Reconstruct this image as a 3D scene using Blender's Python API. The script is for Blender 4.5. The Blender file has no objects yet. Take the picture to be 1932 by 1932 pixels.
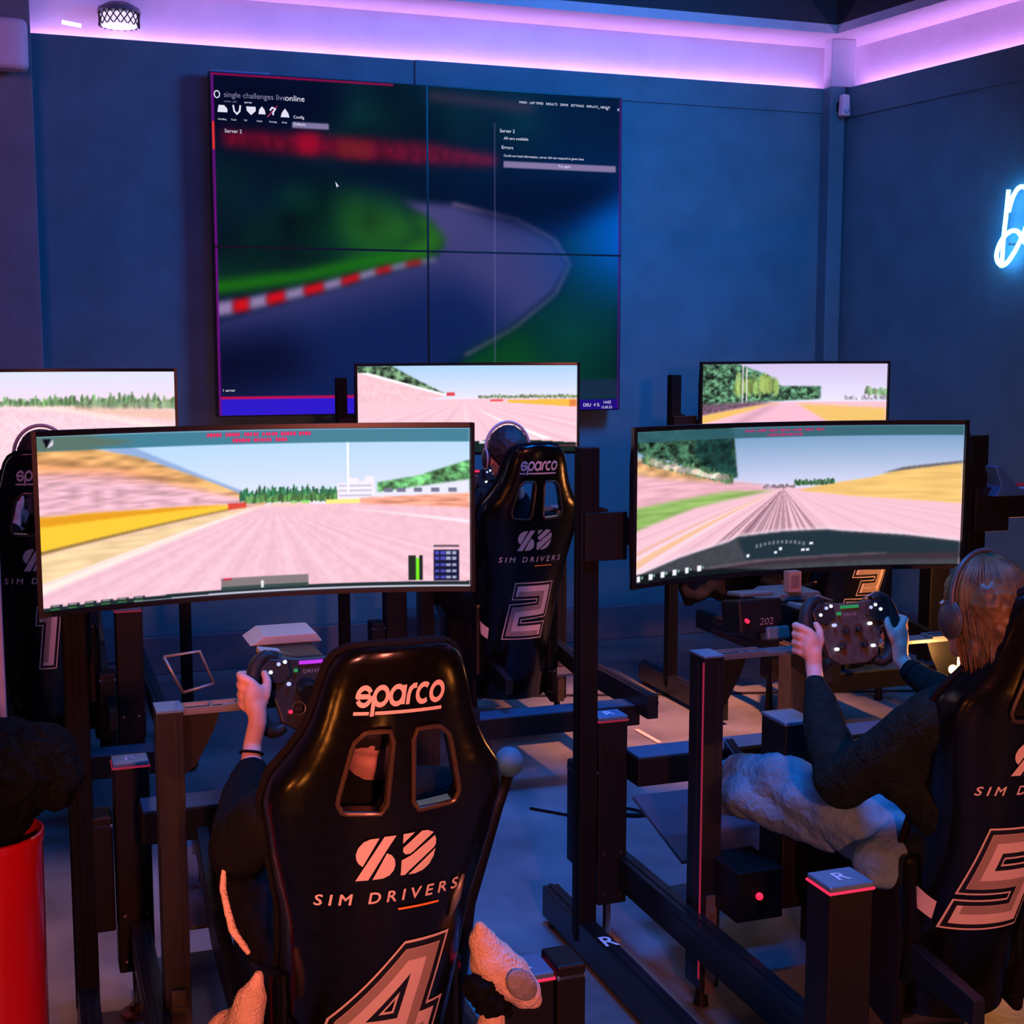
import bpy, bmesh, math, random
import numpy as np
from mathutils import Vector, Matrix, Euler
random.seed(4)
scene = bpy.context.scene
COL = scene.collection
PI = math.pi

# ---------------------------------------------------------------- camera
F = 2600.0
TH = math.atan(316 / F)
CH = 1.70
cam_d = bpy.data.cameras.new('camera'); cam = bpy.data.objects.new('camera', cam_d); COL.objects.link(cam)
cam_d.sensor_width = 36; cam_d.sensor_height = 36; cam_d.lens = 36 * F / 1932
cam_d.clip_start = 0.05
cam.location = (0, 0, CH); cam.rotation_euler = (PI / 2 - TH, 0, 0)
scene.camera = cam
vs = scene.view_settings
vs.view_transform = 'Standard'; vs.look = 'None'; vs.gamma = 1; vs.exposure = 0.0; vs.use_curve_mapping = False

# ---------------------------------------------------------------- world
w = bpy.data.worlds.new('world'); scene.world = w; w.use_nodes = True
w.node_tree.nodes['Background'].inputs[0].default_value = (0.03, 0.07, 0.16, 1)
w.node_tree.nodes['Background'].inputs[1].default_value = 0.03

# ---------------------------------------------------------------- frames: the room is turned against the camera
K = math.radians(19.6)
EX = Vector((math.cos(K), math.sin(K), 0)); EY = Vector((-math.sin(K), math.cos(K), 0))
def W(a, b, z=0.0): return EX * a + EY * b + Vector((0, 0, z))
RK = Matrix.Rotation(K, 4, 'Z')

def light(name, kind, loc, energy, color, target=None, size=None, size_y=None, spread=None, radius=None, blend=None, angle=None):
    d = bpy.data.lights.new(name, kind); d.energy = energy; d.color = color
    if kind == 'AREA':
        d.shape = 'RECTANGLE'; d.size = size; d.size_y = size_y or size
        if spread: d.spread = spread
    if kind in ('POINT', 'SPOT') and radius is not None: d.shadow_soft_size = radius
    if kind == 'SPOT': d.spot_size = angle; d.spot_blend = blend or 0.5
    o = bpy.data.objects.new(name, d); COL.objects.link(o); o.location = loc
    if target is not None:
        o.rotation_euler = (Vector(target) - Vector(loc)).to_track_quat('-Z', 'Y').to_euler()
    return o
BLUE = (0.0, 0.36, 1.0); DEEP = (0.02, 0.13, 1.0); SALMON = (1.0, 0.21, 0.14); VIOLET = (0.74, 0.34, 1.0); ORANGE = (1.0, 0.27, 0.04)
# blue ceiling wash thrown at the back wall, and a blue spot on the middle of the floor
light('ceiling_wash', 'AREA', W(3.5, 4.7, 3.5), 66, (0.0, 0.27, 1.0), W(2.3, 7.2, 1.5), 1.0, 1.0, spread=math.radians(130))
light('ceiling_wash', 'AREA', W(1.6, 4.4, 3.6), 22, DEEP, W(1.3, 6.0, 0.8), 1.0, 1.0)
light('floor_spot', 'SPOT', W(1.75, 4.2, 3.6), 520, (0.0, 0.20, 1.0), W(1.62, 4.1, 0), radius=0.25, angle=math.radians(50), blend=0.9)
light('ceiling_wash', 'AREA', W(1.2, 2.3, 3.4), 34, (0.0, 0.24, 1.0), W(1.3, 2.6, 0), 0.8, 0.8, spread=math.radians(100))
# violet wash on the left part of the back wall
light('violet_wash', 'AREA', W(-0.9, 3.4, 3.2), 17, (1.0, 0.26, 0.60), W(-0.1, 7.2, 2.5), 0.7, 0.7)
# salmon spot lights behind the camera
light('salmon_spot', 'SPOT', (0.75, -1.0, 1.85), 430, SALMON, (0.40, 2.5, 0.72), radius=0.10, angle=math.radians(50), blend=0.6)
light('salmon_spot', 'SPOT', (-1.3, -0.9, 2.1), 420, (1.0, 0.24, 0.18), (-0.42, 2.7, 1.0), radius=0.08, angle=math.radians(20), blend=0.8)  # added from the left to light the centre driver's hand
light('streak_light', 'POINT', (-1.55, 1.05, 0.50), 13, ORANGE, radius=0.03)  # unseen orange points added for streak highlights on the seat shells
light('streak_light', 'POINT', (-1.20, 0.62, 0.36), 13, ORANGE, radius=0.03)
light('streak_light', 'POINT', (1.75, 1.75, 0.45), 8, ORANGE, radius=0.03)
light('streak_light', 'POINT', (0.2, 1.15, 0.25), 2.5, ORANGE, radius=0.03)
# unseen orange point added to light the far seat's number
light('number_light', 'POINT', W(3.62, 4.30, 0.72), 26, (1.0, 0.33, 0.09), radius=0.04)
light('orange_spot', 'SPOT', W(2.9, 5.0, 3.4), 1500, (1.0, 0.27, 0.11), W(2.85, 5.45, 0), radius=0.05, angle=math.radians(36), blend=0.7)
light('pink_spot', 'SPOT', W(0.1, 3.6, 3.4), 300, (1.0, 0.35, 0.30), W(0.03, 4.0, 0), radius=0.05, angle=math.radians(26), blend=0.8)

# ---------------------------------------------------------------- materials
def lin(c): return tuple(((v + 0.055) / 1.055) ** 2.4 if v > 0.04045 else v / 12.92 for v in c)
MATS = {}
def mat(name, color, rough=0.5, metal=0.0, spec=None, coat=0.0, var=0.0, scale=20, bump=0.0, bscale=200, emit=None, estr=0.0):
    if name in MATS: return MATS[name]
    if spec is None: spec = 0.08 if rough >= 0.88 else 0.5
    m = bpy.data.materials.new(name); m.use_nodes = True; nt = m.node_tree; b = nt.nodes['Principled BSDF']
    b.inputs['Base Color'].default_value = (*color, 1); b.inputs['Roughness'].default_value = rough
    b.inputs['Metallic'].default_value = metal; b.inputs['Specular IOR Level'].default_value = spec
    b.inputs['Coat Weight'].default_value = coat; b.inputs['Coat Roughness'].default_value = 0.08
    tc = nt.nodes.new('ShaderNodeTexCoord')
    n = nt.nodes.new('ShaderNodeTexNoise'); n.inputs['Scale'].default_value = scale; n.inputs['Detail'].default_value = 6
    nt.links.new(tc.outputs['Object'], n.inputs['Vector'])
    if var > 0:
        r = nt.nodes.new('ShaderNodeValToRGB')
        r.color_ramp.elements[0].position = 0.3; r.color_ramp.elements[1].position = 0.7
        r.color_ramp.elements[0].color = (*[c * (1 - var) for c in color], 1)
        r.color_ramp.elements[1].color = (*[min(1, c * (1 + var)) for c in color], 1)
        nt.links.new(n.outputs['Fac'], r.inputs['Fac']); nt.links.new(r.outputs['Color'], b.inputs['Base Color'])
    if bump > 0:
        n2 = nt.nodes.new('ShaderNodeTexNoise'); n2.inputs['Scale'].default_value = bscale; n2.inputs['Detail'].default_value = 3
        nt.links.new(tc.outputs['Object'], n2.inputs['Vector'])
        bp = nt.nodes.new('ShaderNodeBump'); bp.inputs['Strength'].default_value = bump; bp.inputs['Distance'].default_value = 0.01
        nt.links.new(n2.outputs['Fac'], bp.inputs['Height']); nt.links.new(bp.outputs['Normal'], b.inputs['Normal'])
    if emit:
        b.inputs['Emission Color'].default_value = (*emit, 1); b.inputs['Emission Strength'].default_value = estr
    MATS[name] = m
    return m
M_WALL = mat('wall_paint', (0.075, 0.185, 0.22), 0.75, var=0.12, scale=5, bump=0.15, bscale=90)
M_WALL2 = mat('pilaster_paint', (0.2, 0.2, 0.22), 0.75, var=0.1, scale=6, bump=0.1)
M_COVE = mat('cove_plaster', (0.62, 0.58, 0.66), 0.8, var=0.05, scale=6, bump=0.1, bscale=60)
M_CEIL = mat('ceiling_dark', (0.03, 0.035, 0.045), 0.8, var=0.15, scale=4)
M_FLOOR = mat('floor_concrete', (0.125, 0.145, 0.15), 0.45, var=0.38, scale=3.2, bump=0.12, bscale=35)
M_BASE = mat('baseboard_paint', (0.10, 0.11, 0.14), 0.5, var=0.1)
M_STEEL = mat('black_powdercoat', (0.005, 0.005, 0.0055), 0.5, spec=0.25, bump=0.12, bscale=500)
M_ALU = mat('black_extrusion', (0.007, 0.007, 0.008), 0.35, metal=0.0, spec=0.5)
M_POST = mat('post_black', (0.003, 0.0035, 0.004), 0.6, spec=0.15)
M_GREY = mat('grey_metal', (0.22, 0.23, 0.24), 0.4, metal=0.6)
M_BROWN = mat('raw_steel', (0.14, 0.115, 0.085), 0.5, metal=0.5, var=0.2)
M_SHELL = mat('gloss_shell', (0.003, 0.003, 0.003), 0.20, spec=0.35, coat=0.0, var=0.3, scale=60, bump=0.16, bscale=14)
M_FAB = mat('black_fabric', (0.010, 0.010, 0.012), 0.9, bump=0.6, bscale=400)
M_DECAL = mat('decal_pink_white', (0.72, 0.62, 0.62), 0.6)
M_DECALG = mat('decal_grey', (0.34, 0.28, 0.26), 0.6)
M_DECALB = mat('decal_black', (0.004, 0.004, 0.004), 0.5)
M_DECALO = mat('decal_orange', (0.95, 0.30, 0.03), 0.6)
M_BRONZE = mat('slot_trim_bronze', (0.10, 0.065, 0.04), 0.32, metal=0.5)
M_BEZEL = mat('bezel_black', (0.006, 0.006, 0.007), 0.3)
M_SKIN = mat('skin', (0.72, 0.40, 0.32), 0.55, var=0.08, scale=30, bump=0.1, bscale=150)
M_SWEAT = mat('dark_green_sweater', (0.010, 0.017, 0.015), 0.95, var=0.3, scale=40, bump=0.8, bscale=120)
M_TEE = mat('black_tee', (0.008, 0.010, 0.011), 0.95, bump=0.6, bscale=150)
M_JEAN = mat('blue_jeans', (0.13, 0.25, 0.32), 0.9, var=0.28, scale=16, bump=0.6, bscale=70)
M_CREAM = mat('cream_fleece', (0.80, 0.60, 0.48), 0.95, var=0.12, scale=25, bump=0.8, bscale=180)
M_PATCH = mat('grey_patch_cloth', (0.28, 0.29, 0.33), 0.95, var=0.2, scale=40, bump=0.6)
M_RED = mat('red_plastic', (0.62, 0.006, 0.012), 0.22, coat=0.5, var=0.1, scale=3)
M_FUZZ = mat('black_fleece', (0.005, 0.008, 0.008), 1.0, var=0.4, scale=60, bump=1.0, bscale=90)
M_CAP = mat('cap_blue_lit', (0.10, 0.22, 0.34), 0.28, metal=0.3)  # blue of the overhead light is put into this colour
M_COPPER = mat('copper_foot', (0.45, 0.20, 0.10), 0.35, metal=0.8)
M_CHROME = mat('chrome', (0.7, 0.7, 0.7), 0.2, metal=1.0)
M_BLOND = mat('golden_brown_hair', (0.10, 0.062, 0.020), 0.5, var=0.6, scale=30)
M_BEIGE = mat('beige_plastic', (0.42, 0.38, 0.34), 0.5)
M_TEAL = mat('green_grey_plastic', (0.10, 0.14, 0.14), 0.5)
M_WFACE = mat('wheel_face_brown', (0.075, 0.062, 0.055), 0.5, var=0.3, scale=60)
M_WDARK = mat('wheel_face_dark', (0.02, 0.02, 0.022), 0.45)
M_RUB = mat('grip_rubber', (0.008, 0.010, 0.010), 0.6)
M_PINKP = mat('pink_grey_plastic', (0.80, 0.62, 0.68), 0.6)
M_PAD = mat('blue_grey_foam', (0.03, 0.14, 0.22), 0.7)
def emis(name, c, s): return mat(name, (0.02, 0.02, 0.02), 0.5, emit=c, estr=s)
E_WHITE = emis('led_white', (0.75, 0.82, 1.0), 1.4)
E_BLUEW = emis('led_blue_white', (0.45, 0.5, 1.0), 1.2)
E_RED = emis('led_red', (1.0, 0.02, 0.08), 1.2)
E_REDD = emis('led_red_dim', (1.0, 0.03, 0.12), 0.28)
E_PURP = emis('led_purple', (0.55, 0.03, 0.85), 1.0)
E_GRN = emis('led_green', (0.02, 0.5, 0.15), 0.5)
E_NEON = emis('neon_core', (0.10, 0.42, 1.0), 14.0)
E_BULB = emis('bulb_warm', (1.0, 0.42, 0.10), 14.0)
E_STRIP = emis('cove_led', (0.85, 0.5, 1.0), 3.0)
E_UI = emis('screen_text_white', (0.85, 0.82, 0.95), 0.9)
E_UIG = emis('screen_text_grey', (0.30, 0.28, 0.42), 0.7)

# ---------------------------------------------------------------- mesh helpers
def rot(rx=0, ry=0, rz=0): return Euler((math.radians(rx), math.radians(ry), math.radians(rz))).to_matrix()
class MB:
    def __init__(s): s.bm = bmesh.new()
    def box(s, c, d, r=None, taper=1.0):
        c = Vector(c); r = r or Matrix.Identity(3); v = []
        for z in (-1, 1):
            t = taper if z > 0 else 1.0
            for x, y in ((-1, -1), (1, -1), (1, 1), (-1, 1)):
                v.append(s.bm.verts.new(c + r @ Vector((x * d[0] / 2 * t, y * d[1] / 2 * t, z * d[2] / 2))))
        for f in ((3, 2, 1, 0), (4, 5, 6, 7), (0, 1, 5, 4), (1, 2, 6, 5), (2, 3, 7, 6), (3, 0, 4, 7)): s.bm.faces.new([v[i] for i in f])
        return s
    def prism(s, pts, axis, lo, hi, M=None):
        """pts 2D closed outline; axis 0/1/2 is the extrusion axis"""
        def mk(p, q):
            l = [p[0], p[1]]; l.insert(axis, q); v = Vector(l)
            return M @ v if M is not None else v
        a = [s.bm.verts.new(mk(p, lo)) for p in pts]; b = [s.bm.verts.new(mk(p, hi)) for p in pts]
        n = len(pts)
        s.bm.faces.new(a[::-1]); s.bm.faces.new(b)
        for i in range(n): s.bm.faces.new((a[i], a[(i + 1) % n], b[(i + 1) % n], b[i]))
        return s
    def tube(s, pts, r, seg=10, closed=False):
        pts = [Vector(p) for p in pts]; n = len(pts); rs = r if isinstance(r, (list, tuple)) else [r] * n; rings = []
        prev = None
        for i, p in enumerate(pts):
            if closed: t = pts[(i + 1) % n] - pts[i - 1]
            else: t = pts[min(i + 1, n - 1)] - pts[max(i - 1, 0)]
            t = t.normalized() if t.length > 1e-9 else Vector((0, 0, 1))
            ref = prev if prev is not None else (Vector((0, 0, 1)) if abs(t.z) < 0.9 else Vector((1, 0, 0)))
            u = (ref - t * ref.dot(t)).normalized(); prev = u; v = t.cross(u)
            rings.append([s.bm.verts.new(p + (u * math.cos(2 * PI * k / seg) + v * math.sin(2 * PI * k / seg)) * rs[i]) for k in range(seg)])
        m = n if closed else n - 1
        for i in range(m):
            A, B = rings[i], rings[(i + 1) % n]
            for k in range(seg): s.bm.faces.new((A[k], A[(k + 1) % seg], B[(k + 1) % seg], B[k]))
        if not closed: s.bm.faces.new(rings[0][::-1]); s.bm.faces.new(rings[-1])
        return s
    def cyl(s, p0, p1, r0, r1=None, seg=24): return s.tube([p0, p1], [r0, r1 if r1 is not None else r0], seg)
    def ball(s, c, r, sc=(1, 1, 1), seg=20, R=None):
        M = Matrix.Translation(c) @ ((R.to_4x4()) if R is not None else Matrix.Identity(4)) @ Matrix.Diagonal((r * sc[0], r * sc[1], r * sc[2], 1))
        bmesh.ops.create_uvsphere(s.bm, u_segments=seg, v_segments=max(8, seg // 2), radius=1, matrix=M); return s
    def lathe(s, prof, c=(0, 0, 0), seg=32, cap=True):
        c = Vector(c); rings = []
        for r, z in prof: rings.append([s.bm.verts.new(c + Vector((r * math.cos(2 * PI * k / seg), r * math.sin(2 * PI * k / seg), z))) for k in range(seg)])
        for A, B in zip(rings, rings[1:]):
            for k in range(seg): s.bm.faces.new((A[k], A[(k + 1) % seg], B[(k + 1) % seg], B[k]))
        if cap: s.bm.faces.new(rings[0][::-1]); s.bm.faces.new(rings[-1])
        return s
    def out(s, name, m, parent=None, bevel=0.0, smooth=False, bseg=2):
        me = bpy.data.meshes.new(name); bmesh.ops.recalc_face_normals(s.bm, faces=s.bm.faces); s.bm.to_mesh(me); s.bm.free()
        o = bpy.data.objects.new(name, me); COL.objects.link(o); me.materials.append(m)
        if parent is not None: o.parent = parent
        if bevel > 0:
            b = o.modifiers.new('bevel', 'BEVEL'); b.width = bevel; b.segments = bseg; b.limit_method = 'ANGLE'; b.angle_limit = math.radians(35)
        if smooth: me.shade_smooth()
        return o
def tag(o, label=None, cat=None, group=None, kind=None):
    if label: o['label'] = label
    if cat: o['category'] = cat
    if group: o['group'] = group
    if kind: o['kind'] = kind
    return o
def thing(name, loc, label, cat, group=None, rz=K):
    o = bpy.data.objects.new(name, None); COL.objects.link(o); o.location = loc; o.rotation_euler = (0, 0, rz); o.empty_display_size = 0.1
    return tag(o, label, cat, group)
def struct(name, mb, m, **k):
    return tag(mb.out(name, m, **k), kind='structure')
def shade(o, ang=40):
    o.data.shade_smooth(); 
    try:
        o.data.set_sharp_from_angle(angle=math.radians(ang))
    except Exception: pass
    return o
def freeze(o):
    dg = bpy.context.evaluated_depsgraph_get(); dg.update()
    me = bpy.data.meshes.new_from_object(o.evaluated_get(dg)); old = o.data; o.modifiers.clear(); o.data = me; return o
def flesh(name, m, parent, chains, balls=(), voxel=0.006, smooth=4):
    """one continuous surface grown round tapered limbs"""
    mb = MB()
    for ch in chains:
        for (p, r) in ch: mb.ball(p, r, seg=14)
        for (p, r), (q, t) in zip(ch, ch[1:]):
            if (Vector(p) - Vector(q)).length > 1e-4: mb.tube([p, q], [r, t], 14)
    for b in balls: mb.ball(*b)
    o = mb.out(name, m, parent)
    r = o.modifiers.new('r', 'REMESH'); r.mode = 'VOXEL'; r.voxel_size = voxel; r.use_smooth_shade = True
    s = o.modifiers.new('s', 'SMOOTH'); s.iterations = smooth; s.factor = 0.5
    freeze(o); o.data.shade_smooth()
    if not o.data.materials: o.data.materials.append(m)
    return o

# flat drawings that can be laid on a surface
def ribbon(pts, l, r, closed=False):
    """mitred band round a polyline, l and r are the offsets to its two sides; returns quads"""
    P = [Vector(p) for p in pts]; n = len(P); L, Rr = [], []
    for i in range(n):
        if closed: a, b = P[i] - P[i - 1], P[(i + 1) % n] - P[i]
        else: a = P[i] - P[i - 1] if i else P[1] - P[0]; b = P[i + 1] - P[i] if i < n - 1 else P[-1] - P[-2]
        a.normalize(); b.normalize(); na = Vector((-a.y, a.x)); nb = Vector((-b.y, b.x)); m = (na + nb)
        m = m.normalized() if m.length > 1e-6 else na
        k = 1 / max(0.35, m.dot(na)); L.append(P[i] + m * l * k); Rr.append(P[i] + m * r * k)
    q = []
    for i in range(n if closed else n - 1):
        j = (i + 1) % n; q.append([L[i], L[j], Rr[j], Rr[i]])
    return q
def arc(cx, cy, rx, ry, a0, a1, n=14):
    return [(cx + rx * math.cos(math.radians(a0 + (a1 - a0) * i / n)), cy + ry * math.sin(math.radians(a0 + (a1 - a0) * i / n))) for i in range(n + 1)]
def text_polys(txt, size, spacing=1.0, bold=0.0, shear=0.0):
    cu = bpy.data.curves.new('t', 'FONT'); cu.body = txt; cu.size = size; cu.space_character = spacing; cu.offset = bold; cu.shear = shear
    cu.align_x = 'CENTER'; cu.align_y = 'CENTER'; cu.resolution_u = 3
    o = bpy.data.objects.new('t', cu); COL.objects.link(o)
    dg = bpy.context.evaluated_depsgraph_get(); dg.update()
    me = bpy.data.meshes.new_from_object(o.evaluated_get(dg))
    polys = [[Vector((me.vertices[i].co.x, me.vertices[i].co.y)) for i in p.vertices] for p in me.polygons]
    bpy.data.objects.remove(o); bpy.data.meshes.remove(me); return polys
def lay(polys, fn, name, m, parent, step=0.0):
    """put flat polygons on a surface given by fn(x, y) -> point"""
    bm = bmesh.new()
    for p in polys:
        try: bm.faces.new([bm.verts.new((v[0], v[1], 0)) for v in p])
        except Exception: pass
    if step > 0 and len(bm.verts):
        bmesh.ops.triangulate(bm, faces=bm.faces)
        xs = [v.co.x for v in bm.verts]; ys = [v.co.y for v in bm.verts]
        for ax, lo, hi in ((0, min(xs), max(xs)), (1, min(ys), max(ys))):
            t = lo + step
            while t < hi:
                co = [0, 0, 0]; co[ax] = t; no = [0, 0, 0]; no[ax] = 1
                bmesh.ops.bisect_plane(bm, geom=bm.verts[:] + bm.edges[:] + bm.faces[:], plane_co=co, plane_no=no); t += step
    for f in bm.faces:
        f.normal_update()
        if f.normal.z < 0: f.normal_flip()
    for v in bm.verts: v.co = fn(v.co.x, v.co.y)
    me = bpy.data.meshes.new(name); bm.to_mesh(me); bm.free(); me.materials.append(m)
    o = bpy.data.objects.new(name, me); COL.objects.link(o); o.parent = parent
    return o
def mv(polys, dx=0, dy=0, s=1.0, sx=1.0, sh=0.0):
    return [[Vector(((p[0] * sx + p[1] * sh) * s + dx, p[1] * s + dy)) for p in q] for q in polys]

# ================================================================= ROOM
BW = 7.245                                   # distance of the back wall
def ray(px, py):
    u = (px - 966) / F; v = (966 - py) / F
    return Vector((u, math.cos(TH) + v * math.sin(TH), -math.sin(TH) + v * math.cos(TH)))
_d = ray(1578, 400); _t = BW / (_d.dot(EY)); CORN = Vector((_d.x * _t, _d.y * _t, 0))    # room corner on the floor
CA = CORN.dot(EX)
RD = Vector((0.449, -0.894, 0)).normalized(); RN = Vector((RD.y, -RD.x, 0)); RN = RN if RN.dot(Vector((-1, -1, 0))) > 0 else -RN   # right wall runs along RD, faces RN
ZT, ZF, ZC = 3.19, 3.46, 3.80
def plank(mb, p0, p1, n, thick, z0, z1):
    """upright slab from p0 to p1 (plan), front face on that line, thickness away from n"""
    p0 = Vector(p0); p1 = Vector(p1); q = [p0, p1, p1 - n * thick, p0 - n * thick]
    v = [mb.bm.verts.new((p.x, p.y, z)) for z in (z0, z1) for p in q]
    for f in ((3, 2, 1, 0), (4, 5, 6, 7), (0, 1, 5, 4), (1, 2, 6, 5), (2, 3, 7, 6), (3, 0, 4, 7)): mb.bm.faces.new([v[i] for i in f])
    return mb
BN = -EY
LEFT = W(-1.9, BW)
struct('wall_back', plank(MB(), LEFT, CORN, BN, 0.03, 0, ZT), M_WALL)
REND = CORN + RD * 8.5
struct('wall_right', plank(MB(), CORN, REND, RN, 0.03, 0, ZT), M_WALL)
struct('wall_left', plank(MB(), W(-1.9, BW), W(-1.9, -2.6), EX, 0.1, 0, ZC), M_WALL2)
RB = REND; struct('wall_rear', plank(MB(), W(-1.9, -2.6), Vector((RB.x, RB.y, 0)), EY, 0.1, 0, ZC), M_WALL2)
fl = MB(); q = [W(-2.2, 8.2), W(6, 8.2), REND + RD * 1.5 + EX * 0.5, W(-2.2, -3.2)]
vv = [fl.bm.verts.new((p.x, p.y, z)) for z in (-0.1, 0) for p in q]
for f in ((3, 2, 1, 0), (4, 5, 6, 7), (0, 1, 5, 4), (1, 2, 6, 5), (2, 3, 7, 6), (3, 0, 4, 7)): fl.bm.faces.new([vv[i] for i in f])
struct('floor', fl, M_FLOOR)
# frieze behind the wall top, washed by hidden strips
GAP = 0.14
FC = CORN - BN * GAP * 1.0 - RN * GAP * 1.0
f1 = W(-1.9, BW + GAP); struct('trim_1', plank(MB(), f1, FC + EX * 0.05, BN, 0.08, ZT - 0.25, ZF), M_COVE)
struct('trim_2', plank(MB(), FC - RD * 0.05, FC + RD * 8.6, RN, 0.08, ZT - 0.25, ZF), M_COVE)
# soffit
SD = 0.34
IN = CORN + (EX * -1) * (SD / math.sin(math.radians(83))) * 0.0
def inter(p, d, q, e):
    M = Matrix(((d.x, -e.x), (d.y, -e.y))); r = M.inverted() @ Vector((q.x - p.x, q.y - p.y)); return p + d * r.x
INN = inter(W(0, BW + GAP - SD), EX, FC + RN * SD, RD)
OUTC = inter(W(0, BW + 0.2), EX, FC - RN * 0.13, RD)
def slab(mb, q, z0, z1):
    v = [mb.bm.verts.new((p.x, p.y, z)) for z in (z0, z1) for p in q]; n = len(q)
    mb.bm.faces.new(v[:n][::-1]); mb.bm.faces.new(v[n:])
    for i in range(n): mb.bm.faces.new((v[i], v[(i + 1) % n], v[n + (i + 1) % n], v[n + i]))
    return mb
struct('trim_3', slab(MB(), [W(-1.9, BW + GAP - SD), INN, OUTC, W(-1.9, BW + 0.2)], ZF, ZF + 0.05), M_COVE)
struct('trim_4', slab(MB(), [INN, INN + RD * 8.6, OUTC + RD * 8.6, OUTC], ZF, ZF + 0.05), M_COVE)
cb = MB(); plank(cb, W(-1.9, BW + GAP - SD), INN, BN, 0.05, ZF + 0.05, ZC)
plank(cb, INN, INN + RD * 8.6, RN, 0.05, ZF + 0.05, ZC)
slab(cb, [W(-2.1, -2.8), REND + RD * 0.6, OUTC, W(-2.1, BW + 0.2)], ZC, ZC + 0.08)
struct('ceiling', cb, M_CEIL)
# corner post
pc = MB(); pc.box(CORN + Vector((-0.055, -0.06, (ZT - 0.0) / 2)), (0.10, 0.12, ZT), rot(0, 0, 19.6))
struct('trim_5', pc, M_WALL, bevel=0.006)
pc = MB(); pc.box(CORN + Vector((-0.015, -0.05, (ZT + ZF) / 2)), (0.15, 0.12, ZF - ZT), rot(0, 0, 10))
struct('trim_6', pc, M_COVE, bevel=0.006)
# shallow batten lines under the wall top
struct('trim_7', plank(MB(), W(CA - 2.6, BW - 0.012), CORN + BN * 0.012, BN, 0.012, ZT - 0.14, ZT - 0.0), M_WALL)
struct('trim_8', plank(MB(), CORN + RN * 0.012 + RD * 0.02, CORN + RN * 0.012 + RD * 8, RN, 0.012, ZT - 0.17, ZT), M_WALL)
struct('baseboard_back', plank(MB(), W(-1.9, BW - 0.05), W(CA, BW - 0.05), BN, 0.05, 0, 0.20), M_BASE, bevel=0.006)
struct('baseboard_right', plank(MB(), CORN + RN * 0.05 + RD * 0.05, CORN + RN * 0.05 + RD * 8, RN, 0.05, 0, 0.20), M_BASE, bevel=0.006)
# left pilaster
_d = ray(71, 400); _t = (BW - 0.16) / _d.dot(EY); pe = _d.x * _t * EX.x + _d.y * _t * EX.y
pb = MB(); plank(pb, W(-1.9, BW - 0.16), W(pe, BW - 0.16), BN, 0.16 + GAP, 0, ZF); struct('trim_9', pb, M_WALL2, bevel=0.006)
# nearer door jamb on the left edge of the view
_d = ray(-8, 1000); _t = 4.30 / _d.dot(EY); je = _d.dot(EX) * _t
jb = MB(); plank(jb, W(je - 0.7, 4.30), W(je, 4.30), BN, 0.12, 0, 1.62); plank(jb, W(je - 0.012, 4.29), W(je + 0.006, 4.29), BN, 0.14, 0, 1.62)
struct('door_1', jb, mat('jamb_paint', (0.34, 0.27, 0.36), 0.5, var=0.1), bevel=0.004)
# floor seam and raised strip behind the fifth rig
struct('trim_10', MB().box(W(2.9, 5.95, 0.004), (3.2, 0.02, 0.008), rot(0, 0, 3)), mat('seam_rubber', (0.01, 0.01, 0.012), 0.7))

# cove strips (the light of the LED tape lying behind the wall top)
L1 = (CORN - W(-1.9, BW)).length
strip = MB(); a0 = W(-0.1, BW + GAP / 2); 
struct('trim_11', plank(MB(), W(-1.8, BW + 0.09), W(CA - 0.06, BW + 0.09), BN, 0.006, ZT - 0.06, ZT - 0.045), E_STRIP)
def cove(p0, p1, n, e):
    mid = (Vector(p0) + Vector(p1)) / 2; L = (Vector(p1) - Vector(p0)).length
    o = light('cove_tape', 'AREA', mid, e, VIOLET, None, L, 0.012)
    d = (Vector(p1) - Vector(p0)).normalized()
    # shine upwards, tipped towards the frieze
    zax = -(Vector((0, 0, 1)) * 0.93 - Vector(n) * 0.36).normalized(); xax = d; yax = zax.cross(xax).normalized()
    o.rotation_euler = Matrix((xax, yax, zax)).transposed().to_euler()
    return o
cove(W(-1.8, BW + 0.112) + Vector((0, 0, ZT - 0.03)), W(CA - 0.05, BW + 0.112) + Vector((0, 0, ZT - 0.03)), BN, 18)
cr0 = CORN - RN * 0.112 + RD * 0.03; cove(cr0 + Vector((0, 0, ZT - 0.03)), cr0 + RD * 7 + Vector((0, 0, ZT - 0.03)), RN, 22)

# things on the walls
def at(px, py, b):
    d = ray(px, py); t = b / d.dot(EY); return Vector((d.x * t, d.y * t, CH + d.z * t))
c = at(10, 84, BW - 0.26)
s = thing('wall_speaker', c, 'small rounded pinkish-grey speaker high on the left pilaster', 'speaker')
mb = MB(); pts = [(0.10 * math.copysign(abs(math.cos(a)) ** 0.6, math.cos(a)), 0.07 * math.copysign(abs(math.sin(a)) ** 0.6, math.sin(a))) for a in [2 * PI * i / 28 for i in range(28)]]
mb.prism(pts, 2, -0.115, 0.115); shade(mb.out('speaker_body', M_PINKP, s, bevel=0.03, bseg=4), 50)
MB().box((0, 0.08, 0), (0.05, 0.06, 0.06)).out('wall_bracket', M_STEEL, s, bevel=0.004)
mb = MB(); mb.ball((-0.062, -0.066, 0.0), 0.004); mb.out('indicator_dot', M_STEEL, s)
c = at(224, 30, BW + 0.07)
s = thing('mesh_lamp', c, 'grey lantern with glowing wire mesh on the left end of the cove', 'lamp')
mb = MB(); mb.lathe([(0.055, 0.055), (0.10, 0.03), (0.105, 0.012), (0.10, 0.008)], (0, -0.02, 0), 28); shade(mb.out('lamp_cap', mat('lamp_grey', (0.10, 0.12, 0.16), 0.5), s))
mb = MB(); 
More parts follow.
